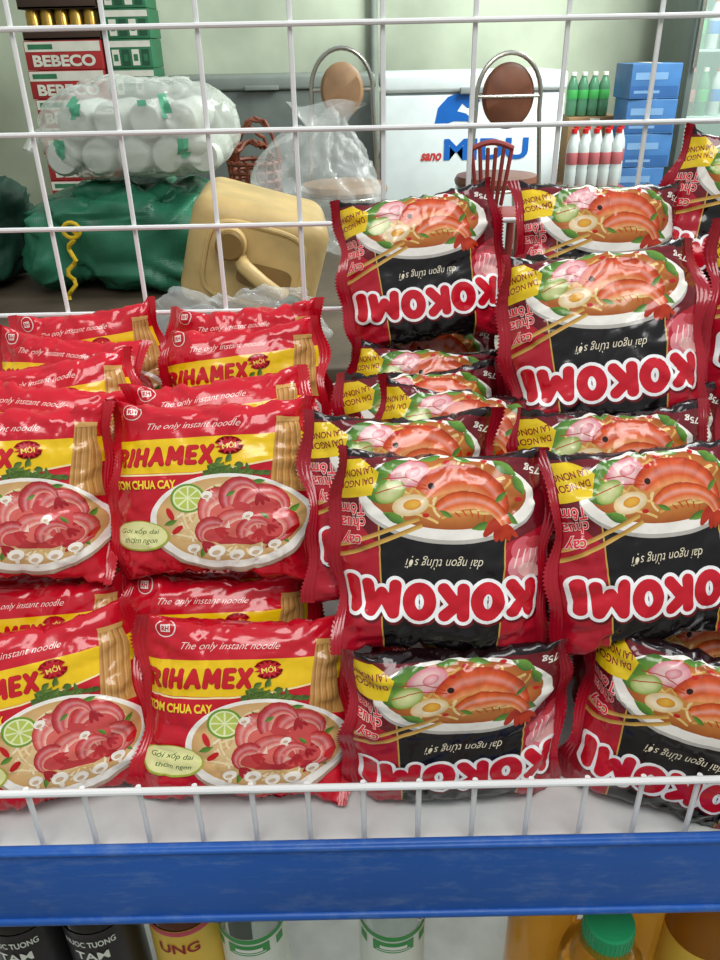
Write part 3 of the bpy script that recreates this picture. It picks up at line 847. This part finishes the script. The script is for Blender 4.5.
def weave_mat():
    m = mat('green_woven_sack', '#2a6e52', .38, var=.3, scale=10, bump=0)
    nt = m.node_tree; b = nt.nodes['Principled BSDF']
    tc = nt.nodes['Texture Coordinate']
    w1 = nt.nodes.new('ShaderNodeTexWave'); w1.inputs['Scale'].default_value = 70; w1.bands_direction = 'X'
    w2 = nt.nodes.new('ShaderNodeTexWave'); w2.inputs['Scale'].default_value = 70; w2.bands_direction = 'Z'
    ad = nt.nodes.new('ShaderNodeMath'); ad.operation = 'ADD'
    for w_ in (w1, w2): nt.links.new(tc.outputs['Object'], w_.inputs['Vector'])
    nt.links.new(w1.outputs['Fac'], ad.inputs[0]); nt.links.new(w2.outputs['Fac'], ad.inputs[1])
    bp = nt.nodes.new('ShaderNodeBump'); bp.inputs['Strength'].default_value = .15; bp.inputs['Distance'].default_value = .0012
    nt.links.new(ad.outputs[0], bp.inputs['Height'])
    nt.links.new(bp.outputs['Normal'], b.inputs['Normal'])
    return m
M_gsack = weave_mat()
M_gdark = mat('dark_green_sack', '#123d2e', .6, var=.3, scale=10, bump=.4, bscale=30)
M_roll = mat('white_rolls', '#c4cac0', .6, var=.1, scale=20)
M_film = mat('milky_bag_film', '#e6ebe2', .15, var=.05, alpha=.42, bump=.35, bscale=18, spec=.9)
M_gprint = mat('green_bag_print', '#5aa884', .4)
M_rope = mat('yellow_cord', '#d8b51e', .6)
M_can = mat('yellow_jerrycan_plastic', '#bfa26a', .45, var=.28, scale=9, bump=.1)
M_cand = mat('jerrycan_cap', '#836430', .5)
M_canshade = mat('jerrycan_recess_shade', '#86693a', .55, var=.2)  # can plastic darkened to stand for shade inside the grip hollow
M_dark = mat('dark_green_cap', '#2f4a2c', .5)
M_bag = mat('clear_plastic_film', '#f2f4f2', .1, var=.03, alpha=.24, bump=.9, bscale=20, spec=1.0)
M_orange = mat('orange_brown_plastic', '#7d4028', .55, var=.2)

# green sack with yellow cord
SY = 1.93
c = at(136, 250, SY)
gs = empty('green_sack', (c.x, SY, TZ), 0, 'big green woven plastic sack tied with a yellow cord, under the white bundle', 'sack')
vs, fs = blob((.46, .36, .222), .5, amp=.02, freq=4.2, seed=2, crease=.026, fold=.020)
MB().add(vs, fs).build('sack_body', M_gsack, gs, ang=80)
cd = []
for k in range(15):
    q = at(72 + 4*math.sin(k*1.3), 230 + k*5, SY-.2); cd.append((q.x-c.x, -.20 + .004*math.sin(k*2), q.z-TZ))
m = MB().tube(cd, .005, 8)
q = cd[0]
m.tube([(q[0]+.018*math.cos(a), q[1]-.004, q[2]+.016*math.sin(a)) for a in [2*PI*k/14 for k in range(14)]], .0045, 8, closed=True)
m.build('cord', M_rope, gs)
ds = empty('dark_sack', (c.x-.42, SY, TZ), 0, 'dark green sack at the left picture edge beside the bright green one', 'sack')
vs, fs = blob((.30, .34, .235), .6, amp=.025, freq=5, seed=5, crease=.02, fold=.012)
MB().add(vs, fs).build('sack_body', M_gdark, ds, ang=80)

# white bundle: milky film bag over white rolls
bz = TZ+.238
c = at(142, 150, 1.90)
wb = empty('plastic_bundle', (c.x, 1.92, bz), 0, 'fat milky plastic bag of white rolls with green print lying on the green sack', 'bundle')
def pinch(q):
    k = 1-.35*max(0, (abs(q.x)-.1)/.13)**2
    return Vector((q.x, q.y*k, q.z*k))
vs, fs = blob((.45, .28, .20), .64, amp=.010, freq=6.5, seed=9, crease=.008, top=pinch, fold=.007)
MB().add(vs, fs).build('bag_film', M_film, wb, ang=80)
RXm = Matrix.Rotation(R(90), 3, 'X')
for zi, z in enumerate((.050, .122)):
    for k in range(5 if zi == 0 else 4):
        x = (-.152+.076*k) if zi == 0 else (-.114+.076*k)
        MB().lathe([(.010, -.11), (.030, -.11), (.037, -.098), (.037, .098), (.030, .11), (.010, .11)], 24, (x, 0, z), rot=RXm).build('roll', M_roll, wb)
for (a, b) in ((-.15, .07), (-.10, .15), (-.03, .06), (.03, .15), (.085, .15), (.115, .07)):
    pr = MB()
    for f in fs:
        cx = sum(vs[i][0] for i in f)/4; cy = sum(vs[i][1] for i in f)/4; cz = sum(vs[i][2] for i in f)/4
        if cy > -.02: continue
        if ((cx-a)/.012)**2 + ((cz-b)/.022)**2 < 1: pr.add([Vector(vs[i]) + Vector((0, -.0015, .0010)) for i in f], [(0, 1, 2, 3)])
    if pr.f: pr.build('green_print', M_gprint, wb)
MB().tube([(-.205, -.02, .10), (-.23, -.03, .09), (-.245, -.05, .06)], .012, 10).build('tied_end', M_film, wb)

# beige jerry can lying with its top towards us
JY = 1.56
JA = 16
JW, JH, JD = .250, .205, .27
jz = .142
c = at(246, 235, JY-.13)
jc = empty('jerry_can', (c.x, JY, TZ), R(4), 'beige plastic jerry can lying on its side with its handle towards the grid', 'jerry can')
rot = Matrix.Rotation(R(JA), 3, 'Y')
j0 = Vector((0, .0, jz))
MB().rbox(j0, (JW, JD, JH), .038, 8, rot=rot).build('can_body', M_can, jc, ang=60)
def jp(a, d, b): return rot @ Vector((a, -JD/2 - d, b)) + j0
RX = Matrix.Rotation(R(90), 3, 'X')
def sq(rx, rz, d, n=40, e=.5, ox=0, oz=0):
    out = []
    for k in range(n):
        a = 2*PI*k/n
        out.append(jp(ox+math.copysign(abs(math.cos(a))**e, math.cos(a))*rx, d, oz+math.copysign(abs(math.sin(a))**e, math.sin(a))*rz))
    return out
MB().add(sq(.050, .022, .0008, ox=.022, oz=-.016), [tuple(range(40))]).build('grip_recess_shade', M_canshade, jc, smooth=False)  # flat panel, no hollow: the shade under the handle is painted as colour
MB().tube(sq(.088, .070, .0), .005, 8, closed=True).build('moulded_rim', M_can, jc)
MB().lathe([(.030, 0), (.030, .022), (.027, .025)], 28, jp(-.048, -.002, .032), rot=RX).build('cap_collar', M_can, jc)
MB().lathe([(.025, .020), (.025, .036), (.022, .039), (.002, .039)], 28, jp(-.048, -.002, .032), rot=RX).build('cap', M_cand, jc)
h = [jp(-.030, -.004, .010), jp(-.016, .036, .004), (jp(.020, .046, -.014)), jp(.052, .038, -.030), jp(.066, -.004, -.038)]
hp = []
for i in range(len(h)-1):
    for t in range(5): hp.append(h[i].lerp(h[i+1], t/5))
hp.append(h[-1])
MB().tube(hp, .0135, 12).build('handle', M_can, jc)
MB().lathe([(.027, 0), (.027, .022), (.024, .026)], 28, jp(.080, -.006, -.052), rot=RX).build('spout_ring', M_cand, jc)
MB().lathe([(.022, .022), (.022, .046), (.019, .049), (.002, .049)], 24, jp(.080, -.006, -.052), rot=RX).build('small_cap', M_dark, jc)

def bag(loc, size, seed, label, name='plastic_bag', tie=True):
    t = empty(name, loc, 0, label, 'plastic bag')
    def pull(q):
        k = max(0, q.z/(size[2]/2))
        s = 1-.62*k**2.0 if tie else 1
        return Vector((q.x*s + (.04*k*k if tie else 0), q.y*s, q.z))
    vs, fs = blob(size, .85, amp=.035, freq=7, seed=seed, crease=.026, top=pull, fold=.011)
    MB().add(vs, fs).build('bag_film', M_bag, t, ang=80)
    if tie:
        n = 60; vv = []; ff = []
        for j in range(5):
            for i in range(n):
                a = 2*PI*i/n; r = .035+.010*j+.010*j/4*math.sin(a*5+seed)
                vv.append((.04+r*math.cos(a)*1.2, r*math.sin(a)*.8, size[2]-.03+.012*j+.008*math.sin(a*3+j)))
        for j in range(4):
            for i in range(n): ff.append((j*n+i, j*n+(i+1) % n, (j+1)*n+(i+1) % n, (j+1)*n+i))
        MB().add(vv, ff).build('gathered_mouth', M_bag, t, ang=80)
    return t
c = at(312, 150, 2.12)
bag((c.x, 2.12, TZ), (.34, .24, .35), 3, 'clear crumpled plastic bag standing behind the beige jerry can')
c = at(232, 290, 1.34)
bag((c.x, 1.325, TZ), (.34, .06, .14), 8, 'clear plastic bag lying in front of the beige jerry can', tie=False)
# orange-brown basket with a tangle of straps, between bundle and bag
c = at(250, 150, 2.28)
ob = empty('basket', (c.x, 2.36, TZ), 0, 'orange-brown basket with tangled straps between the white bundle and the clear bag', 'basket')
bw = MB()
for k in range(9):
    z = .02+k*.024; r = .055+.02*k/9
    bw.tube([(r*math.cos(a), r*math.sin(a), z) for a in [2*PI*i/28 for i in range(28)]], .006, 6, closed=True)
for i in range(18):
    a = 2*PI*i/18; bw.tube([(.052*math.cos(a), .052*math.sin(a), .005), (.075*math.cos(a), .075*math.sin(a), .22)], .005, 6)
bw.lathe([(.05, 0), (.053, .006)], 28)
bw.build('woven_side', M_orange, ob)
tg = MB(); rr_ = random.Random(4)
for k in range(6):
    a0 = rr_.uniform(0, PI); hh = rr_.uniform(.04, .12); ox = rr_.uniform(-.02, .02)
    tg.tube([(ox+.06*math.cos(PI*i/14)*math.cos(a0), .06*math.cos(PI*i/14)*math.sin(a0)+.01*math.sin(i), .215+hh*math.sin(PI*i/14)+.006*math.sin(i*1.7+k)) for i in range(15)], .005, 6)
tg.build('strap_tangle', M_orange, ob)

# ------------------------------------------------------------------ chest freezer with blue emblem
M_frz = mat('freezer_white', '#dde5e7', .35, var=.05); M_gasket = mat('grey_gasket', '#8d9496', .5)
M_lblue = mat('logo_blue', '#1562b8', .4); M_lredf = mat('logo_red', '#c03a3a', .4); M_leg = mat('dark_metal', '#3c3c3c', .5, .6)
FY = 4.0
fx0, fx1, fz = at(384, 130, FY).x, at(562, 130, FY).x, at(470, 72, FY).z
fw = fx1-fx0
fr = empty('chest_freezer', ((fx0+fx1)/2, FY+.32, 0), 0, 'white chest freezer with blue emblem and lettering by the back wall', 'freezer')
MB().rbox((0, 0, (fz-.09+.06)/2), (fw, .64, fz-.09-.06), .012).build('cabinet', M_frz, fr)
MB().rbox((0, 0, fz-.085), (fw-.02, .62, .014), .002).build('gasket', M_gasket, fr)
MB().rbox((0, 0, fz-.04), (fw+.01, .66, .08), .018, 4).build('lid', M_frz, fr)
MB().rbox((0, -.335, fz-.075), (.14, .02, .03), .006).build('handle', M_gasket, fr)
for sx in (-1, 1):
    for sy in (-1, 1): MB().lathe([(.02, 0), (.02, .06)], 14, (sx*(fw/2-.06), sy*.25, 0)).build('foot', M_leg, fr)
def fp(px, py):
    px = 456 + (px-462)*1.28; py = 109 + (py-109)*1.12
    q = at(px, py, FY-.002); return (q.x-fr.location.x, -.3215, q.z)
em = MB()
def epoly(pts): em.add([fp(*p) for p in pts], [tuple(range(len(pts)))])
epoly([(445, 124), (448, 108), (456, 98), (466, 94), (477, 95), (473, 100), (467, 104), (463, 111), (460, 120), (453, 123)])
epoly([(467, 104), (473, 100), (481, 101), (478, 106), (471, 108)])
epoly([(460, 120), (463, 111), (470, 113), (477, 121), (469, 120)])
em.build('emblem', M_lblue, fr, smooth=False)
def ftxt(s, px, py, w, h, m, name, sh=0):
    q = at(px, py, FY)
    MB().text(s, lambda a, b: (q.x-fr.location.x+a, -.3222, q.z+b), w, h, offset=.035, shear=sh).build(name, m, fr, smooth=False)
ftxt('MIDU', 486, 149, .40, .095, M_lblue, 'lettering')
ftxt('sano', 431, 157, .10, .035, M_lredf, 'small_lettering', .3)

# grey chest left of the freezer
M_gry = mat('grey_cabinet', '#5f6662', .5, var=.15); M_gryl = mat('grey_lid', '#7a817c', .45, var=.08)
gx0, gx1, gz = at(150, 110, 4.1).x, at(376, 110, 4.1).x, at(260, 76, 4.1).z
gc = empty('grey_chest', ((gx0+gx1)/2, 4.42, 0), 0, 'long grey chest cabinet along the back wall left of the freezer', 'chest')
MB().rbox((0, 0, (gz-.06)/2+.01), (gx1-gx0-.02, .6, gz-.06-.02), .01).build('cabinet', M_gry, gc)
MB().rbox((0, 0, gz-.03), (gx1-gx0, .63, .06), .012).build('lid', M_gryl, gc)
MB().rbox((0, -.322, gz-.05), (.16, .02, .02), .004).build('handle', M_gryl, gc)

# ------------------------------------------------------------------ chairs with round backs
M_chrome = mat('chrome_tube', '#b9b6ae', .25, .9, var=.05); M_brn = mat('brown_vinyl', '#6b3f2c', .4, var=.15, scale=20)
M_tan = mat('tan_vinyl', '#8f6e50', .45, var=.15, scale=20)
def chair(px, py, Y, rz, label, vm, rr=.1):
    c = at(px, py, Y)
    t = empty('round_back_chair', (c.x, Y, 0), rz, label, 'chair', 'metal chairs with round backs')
    zc = c.z; k = rr/.11
    MB().lathe([(.01, -.014), (.095*k, -.014), (.11*k, -.004), (.11*k, .006), (.095*k, .016), (.01, .02)], 36, (0, 0, zc), rot=RX, sc=(1, 1.16)).build('backrest', vm, t)
    fr_ = [(-.15, .03, 0), (-.145, .03, .45), (-.125, .01, zc-.05)]
    fr_ += [(.125*math.cos(a), .012, zc+.0+.15*math.sin(a)) for a in [PI - PI*k/16 for k in range(17)]]
    fr_ += [(.125, .01, zc-.05), (.145, .03, .45), (.15, .03, 0)]
    MB().tube(fr_, .009, 10).build('back_frame', M_chrome, t)
    MB().tube([(-.123, .012, zc), (.123, .012, zc)], .007, 8).build('crossbar', M_chrome, t)
    MB().lathe([(.14, .435), (.175, .44), (.18, .455), (.17, .475), (.10, .482), (.01, .484)], 36, (0, -.15, 0)).build('seat', vm, t)
    MB().tube([(.165*math.cos(a), -.15+.165*math.sin(a), .43) for a in [2*PI*k/28 for k in range(28)]], .009, 8, closed=True).build('seat_ring', M_chrome, t)
    for sx in (-1, 1): MB().tube([(sx*.10, -.28, .43), (sx*.15, -.33, .0)], .010, 8).build('leg', M_chrome, t)
    return t
chair(342, 90, 3.55, 0, 'metal chair with tan oval back in front of the grey chest', M_tan, .088)
chair(508, 96, 3.40, R(180), 'metal chair with dark brown oval back in front of the white freezer', M_brn, .102)
# red slotted plastic chair
M_red = mat('red_plastic', '#7e2a26', .4, var=.1)
c = at(491, 165, 3.0)
rc = empty('plastic_chair', (c.x, 3.0, 0), 0, 'small red plastic chair with a slotted fan-shaped back', 'chair')
zt = at(491, 143, 3.0).z
bk = MB()
for k in range(6):
    u = (k-2.5)/2.5; bk.rbox((u*.058, 0, zt-.115), (.014, .012, .20), .004, rot=Matrix.Rotation(R(8*u), 3, 'Y'))
bk.tube([(-.076+.152*k/12, 0, zt-.02+.022*math.sin(PI*k/12)) for k in range(13)], .010, 8)
bk.build('slotted_back', M_red, rc)
MB().rbox((0, -.11, zt-.225), (.20, .22, .02), .008).build('seat', M_red, rc)
for sx in (-1, 1):
    for sy in (0, 1): MB().rbox((sx*.08, -.02-.17*sy, (zt-.23)/2), (.026, .026, zt-.23), .006).build('leg', M_red, rc)

# ------------------------------------------------------------------ drinks at the back left
M_cred = mat('carton_red', '#a3282a', .6, var=.12); M_cwht = mat('carton_white', '#d6d2c6', .6); M_cgrn = mat('carton_green', '#2f6e4c', .6, var=.15)
M_gold = mat('gold_can', '#b08a3c', .3, .6); M_tray = mat('tray_board', '#3c2a20', .7)
CY = 4.35
cx0, cx1 = at(30, 80, CY).x, at(106, 80, CY).x
cw = cx1-cx0; ch = .128
ords = ['topmost', 'second from the top', 'third from the top', 'fourth from the top', 'fifth from the top', 'sixth from the top', 'seventh from the top', 'bottom one']
for k in range(8):
    t = empty('drinks_carton', ((cx0+cx1)/2 + random.uniform(-.01, .01), CY+.15, (7-k)*ch), 0, 'red and white lettered drinks carton, %s of the back-left stack' % ords[k], 'carton', 'red and white cartons stacked at the back left')
    b = MB().rbox((0, 0, ch/2-.001), (cw, .28, ch-.002), .003)
    b.add([(-cw/2+.004, -.1412, ch*.62), (cw/2-.004, -.1412, ch*.62), (cw/2-.004, -.1412, ch-.006), (-cw/2+.004, -.1412, ch-.006)], [(0, 1, 2, 3)], 1)
    b.text('BEBECO', lambda a, q: (a, -.1422, ch*.31+q), cw*.82, ch*.4, mi=1, offset=.04)
    b.add([(-cw/2+.02, -.142, ch*.70), (-cw/2+.14, -.142, ch*.70), (-cw/2+.14, -.142, ch*.87), (-cw/2+.02, -.142, ch*.87)], [(0, 1, 2, 3)], 2)
    b.build('box', [M_cred, M_cwht, M_cgrn], t)
    MB().rbox((0, 0, ch-.0005), (.05, .276, .001), 0).build('tape', M_tray, t)
def can(parent, x, y, z, m, hh=.115):
    MB().lathe([(.024, 0), (.032, .006), (.032, hh-.014), (.027, hh-.002), (.027, hh), (.025, hh-.003)], 18, (x, y, z)).build('can', m, parent)
for lv, lb in ((0, 'open dark tray of gold drink cans on top of the red cartons'), (1, 'upper dark tray of gold drink cans above the first one at the back left')):
    t = empty('can_tray', ((cx0+cx1)/2, CY+.15, 8*ch+.13*lv), 0, lb, 'tray of cans')
    MB().rbox((0, 0, .006), (cw, .26, .012), .002).rbox((0, -.127, .03), (cw, .006, .06), .001).rbox((0, .127, .03), (cw, .006, .06), .001).build('tray', M_tray, t)
    for i in range(5):
        for j in range(2): can(t, -.14+.07*i, -.08+.07*j, .013, M_gold)
gx0, gx1 = at(110, 60, CY).x, at(153, 60, CY).x; gw = gx1-gx0
M_cgrnd = mat('carton_green_dark', '#1f4c36', .6)
for k in range(10):
    z = (9-k)*ch
    nm = ['topmost', 'second', 'third', 'fourth', 'fifth', 'sixth', 'seventh', 'eighth', 'ninth', 'lowest'][k]
    t = empty('green_carton', ((gx0+gx1)/2+random.uniform(-.006, .006), CY+.14, z), 0, 'green and white drinks carton, %s from the top of the green stack' % nm if k not in (0, 9) else 'green and white drinks carton, %s of the green stack' % nm, 'carton', 'green and white cartons stacked at the back left')
    b = MB().rbox((0, 0, ch/2-.001), (gw, .24, ch-.002), .003)
    def quad(x0, x1, z0_, z1_, mi, y=-.1208): b.add([(x0, y, z0_), (x1, y, z0_), (x1, y, z1_), (x0, y, z1_)], [(0, 1, 2, 3)], mi)
    quad(-gw/2+.004, gw/2-.004, ch*.72, ch*.93, 1)
    for q in range(4):
        xc = (q-1.5)*gw*.23
        quad(xc-gw*.085, xc+gw*.085, ch*.1, ch*.64, 2 if q % 2 else 1, -.1212)
        quad(xc-gw*.05, xc+gw*.05, ch*.25, ch*.48, 0, -.1218)
    b.build('box', [M_cgrn, M_cwht, M_cgrnd], t)
    MB().rbox((0, 0, ch-.0005), (.04, .236, .001), 0).build('tape', M_tray, t)

# ------------------------------------------------------------------ back right: bottles, blue cartons, cooler
M_bcart = mat('blue_carton', '#38679c', .55, var=.25, scale=6); M_kraft = mat('kraft_board', '#8a6a48', .75, var=.15)
M_bprint = mat('blue_carton_print', '#2a568e', .55); M_bpale = mat('blue_carton_pale', '#6c90b8', .55)
M_gbot = mat('green_bottle', '#4a7a5c', .2, var=.15); M_wbot = mat('pale_bottle', '#c8d0cf', .15, var=.12, alpha=.8)
M_crate = mat('red_crate', '#8a3a30', .5); M_rlab = mat('red_bottle_label', '#a85a5e', .45)
def drink(px, Y, z, r, h, bm_, cm_, name, label, group, lm=None):
    x = xat(px, Y, z+.1)
    t = empty(name, (x, Y, z), 0, label, 'bottle', group)
    MB().lathe([(r*.85, 0), (r, .006), (r, h*.30), (r*.95, h*.34), (r, h*.38), (r, h*.66), (r*.9, h*.74), (r*.55, h*.86), (r*.45, h*.90), (r*.45, h*.94)], 20).build('bottle_body', bm_, t, ang=60)
    MB().lathe([(r*.52, h*.92), (r*.52, h*.995), (r*.46, h)], 16).build('cap', cm_, t)
    if lm: MB().lathe([(r+.0002, h*.40), (r+.0006, h*.405), (r+.0006, h*.60), (r+.0002, h*.605)], 20).build('label', lm, t)
KZ = at(585, 117, 4.3).z
bx = empty('cardboard_box', (xat(588, 4.35, .5), 4.40, 0), 0, 'plain brown cardboard box under the green bottles at the back right', 'box')
MB().rbox((0, 0, KZ/2), (.26, .24, KZ), .004).build('box', M_kraft, bx); MB().rbox((0, -.1206, KZ/2), (.05, .001, KZ-.01), 0).build('tape', M_cwht, bx)
for k in range(4):
    drink(572+k*10.5, 4.36, KZ, .027, .20, M_gbot, M_cwht, 'green_bottle', ['leftmost', 'second', 'third', 'rightmost'][k] + ' green drink bottle in the row beside the freezer', 'green drink bottles beside the freezer', M_lgreen)
cz = at(592, 186, 3.85).z
cb = empty('bottle_crate', (xat(592, 3.85, cz), 3.88, 0), 0, 'red plastic crate stack below the pale bottles', 'crate')
MB().rbox((0, 0, cz/2), (.29, .22, cz), .008).build('crate_body', M_crate, cb)
for k in range(5): MB().rbox((0, -.112, cz*(.12+.19*k)), (.27, .006, .012), .002).build('rib', M_crate, cb)
for k in range(5):
    drink(571+k*11, 3.82, cz, .0262, .25, M_wbot, M_redcap, 'pale_bottle', ['leftmost', 'second', 'third', 'fourth', 'rightmost'][k] + ' pale red-labelled bottle in the front row on the crate', 'pale bottles on the crate', M_rlab)
for k in range(5):
    drink(573+k*11, 3.90, cz, .0262, .26, M_wbot, M_redcap, 'pale_bottle', ['leftmost', 'second', 'third', 'fourth', 'rightmost'][k] + ' pale red-labelled bottle in the rear row on the crate', 'pale bottles on the crate', M_rlab)
BY = 3.95
bx0, bx1, bzt = at(628, 110, BY).x, at(677, 110, BY).x, at(650, 63, BY).z
bh = bzt/6
for k in range(6):
    t = empty('blue_carton', ((bx0+bx1)/2+random.uniform(-.010, .010), BY+.14, (5-k)*bh), R(random.uniform(-5, 5)), ['topmost', 'second', 'third', 'fourth', 'fifth', 'lowest'][k] + ' blue carton of the stack at the back right', 'carton', 'blue cartons at the back right')
    b = MB().rbox((0, 0, bh/2-.001), (bx1-bx0, .26, bh-.002), .003)
    w2 = (bx1-bx0)/2
    def quad(x0, x1, z0_, z1_, mi, y=-.1308): b.add([(x0, y, z0_), (x1, y, z0_), (x1, y, z1_), (x0, y, z1_)], [(0, 1, 2, 3)], mi)
    quad(-w2+.008, w2-.008, bh*.06, bh*.36, 2); quad(-w2+.02, w2-.06, bh*.54, bh*.74, 1); quad(-w2+.02, w2-.09, bh*.16, bh*.24, 1, -.1314)
    b.build('box', [M_bcart, M_bpale, M_bprint], t)
    MB().rbox((0, 0, bh-.0005), (.04, .256, .001), 0).build('tape', M_cwht, t)
# glass-door cooler
M_cool = mat('cooler_grey', '#565f5d', .4, var=.08); M_coolin = mat('cooler_inside', '#a8bcb6', .5, var=.05); M_glass = mat('cooler_glass', '#cfe6dc', .05, var=.02, alpha=.18)
qx0, qx1 = at(684, 90, 4.3).x, at(800, 90, 4.3).x; qw = qx1-qx0
ckx = (qx0+qx1)/2
ck = empty('drinks_cooler', (ckx, 4.55, 0), 0, 'tall glass-door drinks cooler at the right picture edge', 'cooler')
cb_ = MB().rbox((0, .24, .95), (qw, .02, 1.9), .003)
for sx in (-1, 1): cb_.rbox((sx*(qw/2-.012), 0, .95), (.024, .48, 1.9), .004)
cb_.rbox((0, 0, .06), (qw, .48, .12), .004).rbox((0, 0, 1.86), (qw, .48, .10), .004)
cb_.build('cabinet', M_cool, ck)
for k in range(5): MB().rbox((0, .02, .32+.3*k), (qw-.05, .40, .012), .002).build('shelf', M_coolin, ck)
MB().rbox((0, .22, .97), (qw-.05, .006, 1.6), .001).build('lining', M_coolin, ck)
d = MB().rbox((0, -.25, .97), (qw-.06, .006, 1.62), .001); d.build('door_glass', M_glass, ck)
df = MB()
for sx in (-1, 1): df.rbox((sx*(qw/2-.015), -.252, .97), (.03, .025, 1.7), .004)
df.rbox((0, -.252, 1.80), (qw, .025, .04), .004).rbox((0, -.252, .14), (qw, .025, .04), .004)
df.build('door_frame', M_cool, ck)
MB().tube([(-qw/2+.02, -.285, .85), (-qw/2+.02, -.285, 1.15)], .009, 8).build('handle', M_chrome, ck)
M_cola = mat('brown_drink', '#4a2418', .15, var=.1)
for lv, (zz, nm) in enumerate(((.626, 'lower'), (.926, 'upper'))):
    for i in range(3):
        xw = qx0+.075+.068*i
        t = empty('cooler_bottle', (xw, 4.42, zz), 0, '%s bottle on the %s visible shelf inside the glass cooler' % (('left', 'middle', 'right')[i], nm), 'bottle', 'bottles inside the glass cooler')
        hh, rr2 = .22, .028
        MB().lathe([(rr2*.85, 0), (rr2, .006), (rr2, hh*.66), (rr2*.9, hh*.74), (rr2*.5, hh*.88), (rr2*.45, hh*.94)], 20).build('bottle_body', (M_cola, M_gbot, M_wbot)[(i+lv) % 3], t, ang=60)
        MB().lathe([(rr2*.52, hh*.92), (rr2*.52, hh*.995), (rr2*.46, hh)], 16).build('cap', (M_redcap, M_cwht, M_redcap)[(i+lv) % 3], t)
        MB().lathe([(rr2+.0002, hh*.3), (rr2+.0006, hh*.305), (rr2+.0006, hh*.55), (rr2+.0002, hh*.555)], 20).build('label', (M_rlab, M_lgreen, M_lblue)[(i+lv) % 3], t)

# ------------------------------------------------------------------ light
w = bpy.data.worlds.new('world'); S.world = w; w.use_nodes = True
nt = w.node_tree; bg = nt.nodes['Background']
tc = nt.nodes.new('ShaderNodeTexCoord'); sp = nt.nodes.new('ShaderNodeSeparateXYZ'); rp = nt.nodes.new('ShaderNodeValToRGB')
nt.links.new(tc.outputs['Generated'], sp.inputs[0]); nt.links.new(sp.outputs['Z'], rp.inputs['Fac'])
rp.color_ramp.elements[0].position = 0; rp.color_ramp.elements[0].color = (.6, .62, .6, 1)
rp.color_ramp.elements[1].position = .7; rp.color_ramp.elements[1].color = (.86, .95, 1, 1)
nt.links.new(rp.outputs['Color'], bg.inputs['Color']); bg.inputs['Strength'].default_value = .5
def area(name, loc, target, size, energy, col=(1, 1, 1)):
    l = bpy.data.lights.new(name, 'AREA'); l.shape = 'RECTANGLE'; l.size = size[0]; l.size_y = size[1]; l.energy = energy; l.color = col
    o = bpy.data.objects.new(name, l); COL.objects.link(o); o.location = loc
    o.rotation_euler = (Vector(target)-Vector(loc)).to_track_quat('-Z', 'Y').to_euler(); return o
area('daylight', (.1, -.4, 2.4), (0, .5, .6), (1.4, .9), 27, (1, .98, .95))
area('packet_highlight_lamp', (1.3, 1.7, 2.4), (.1, .5, .65), (1.0, 1.0), 40, (.95, 1, 1))  # unseen lamp added for highlights on the packet tops; no doorway is modelled
area('room_light', (2.0, 3.0, 2.6), (.9, 4.7, .9), (1.5, 1.2), 165, (.93, 1, .94))
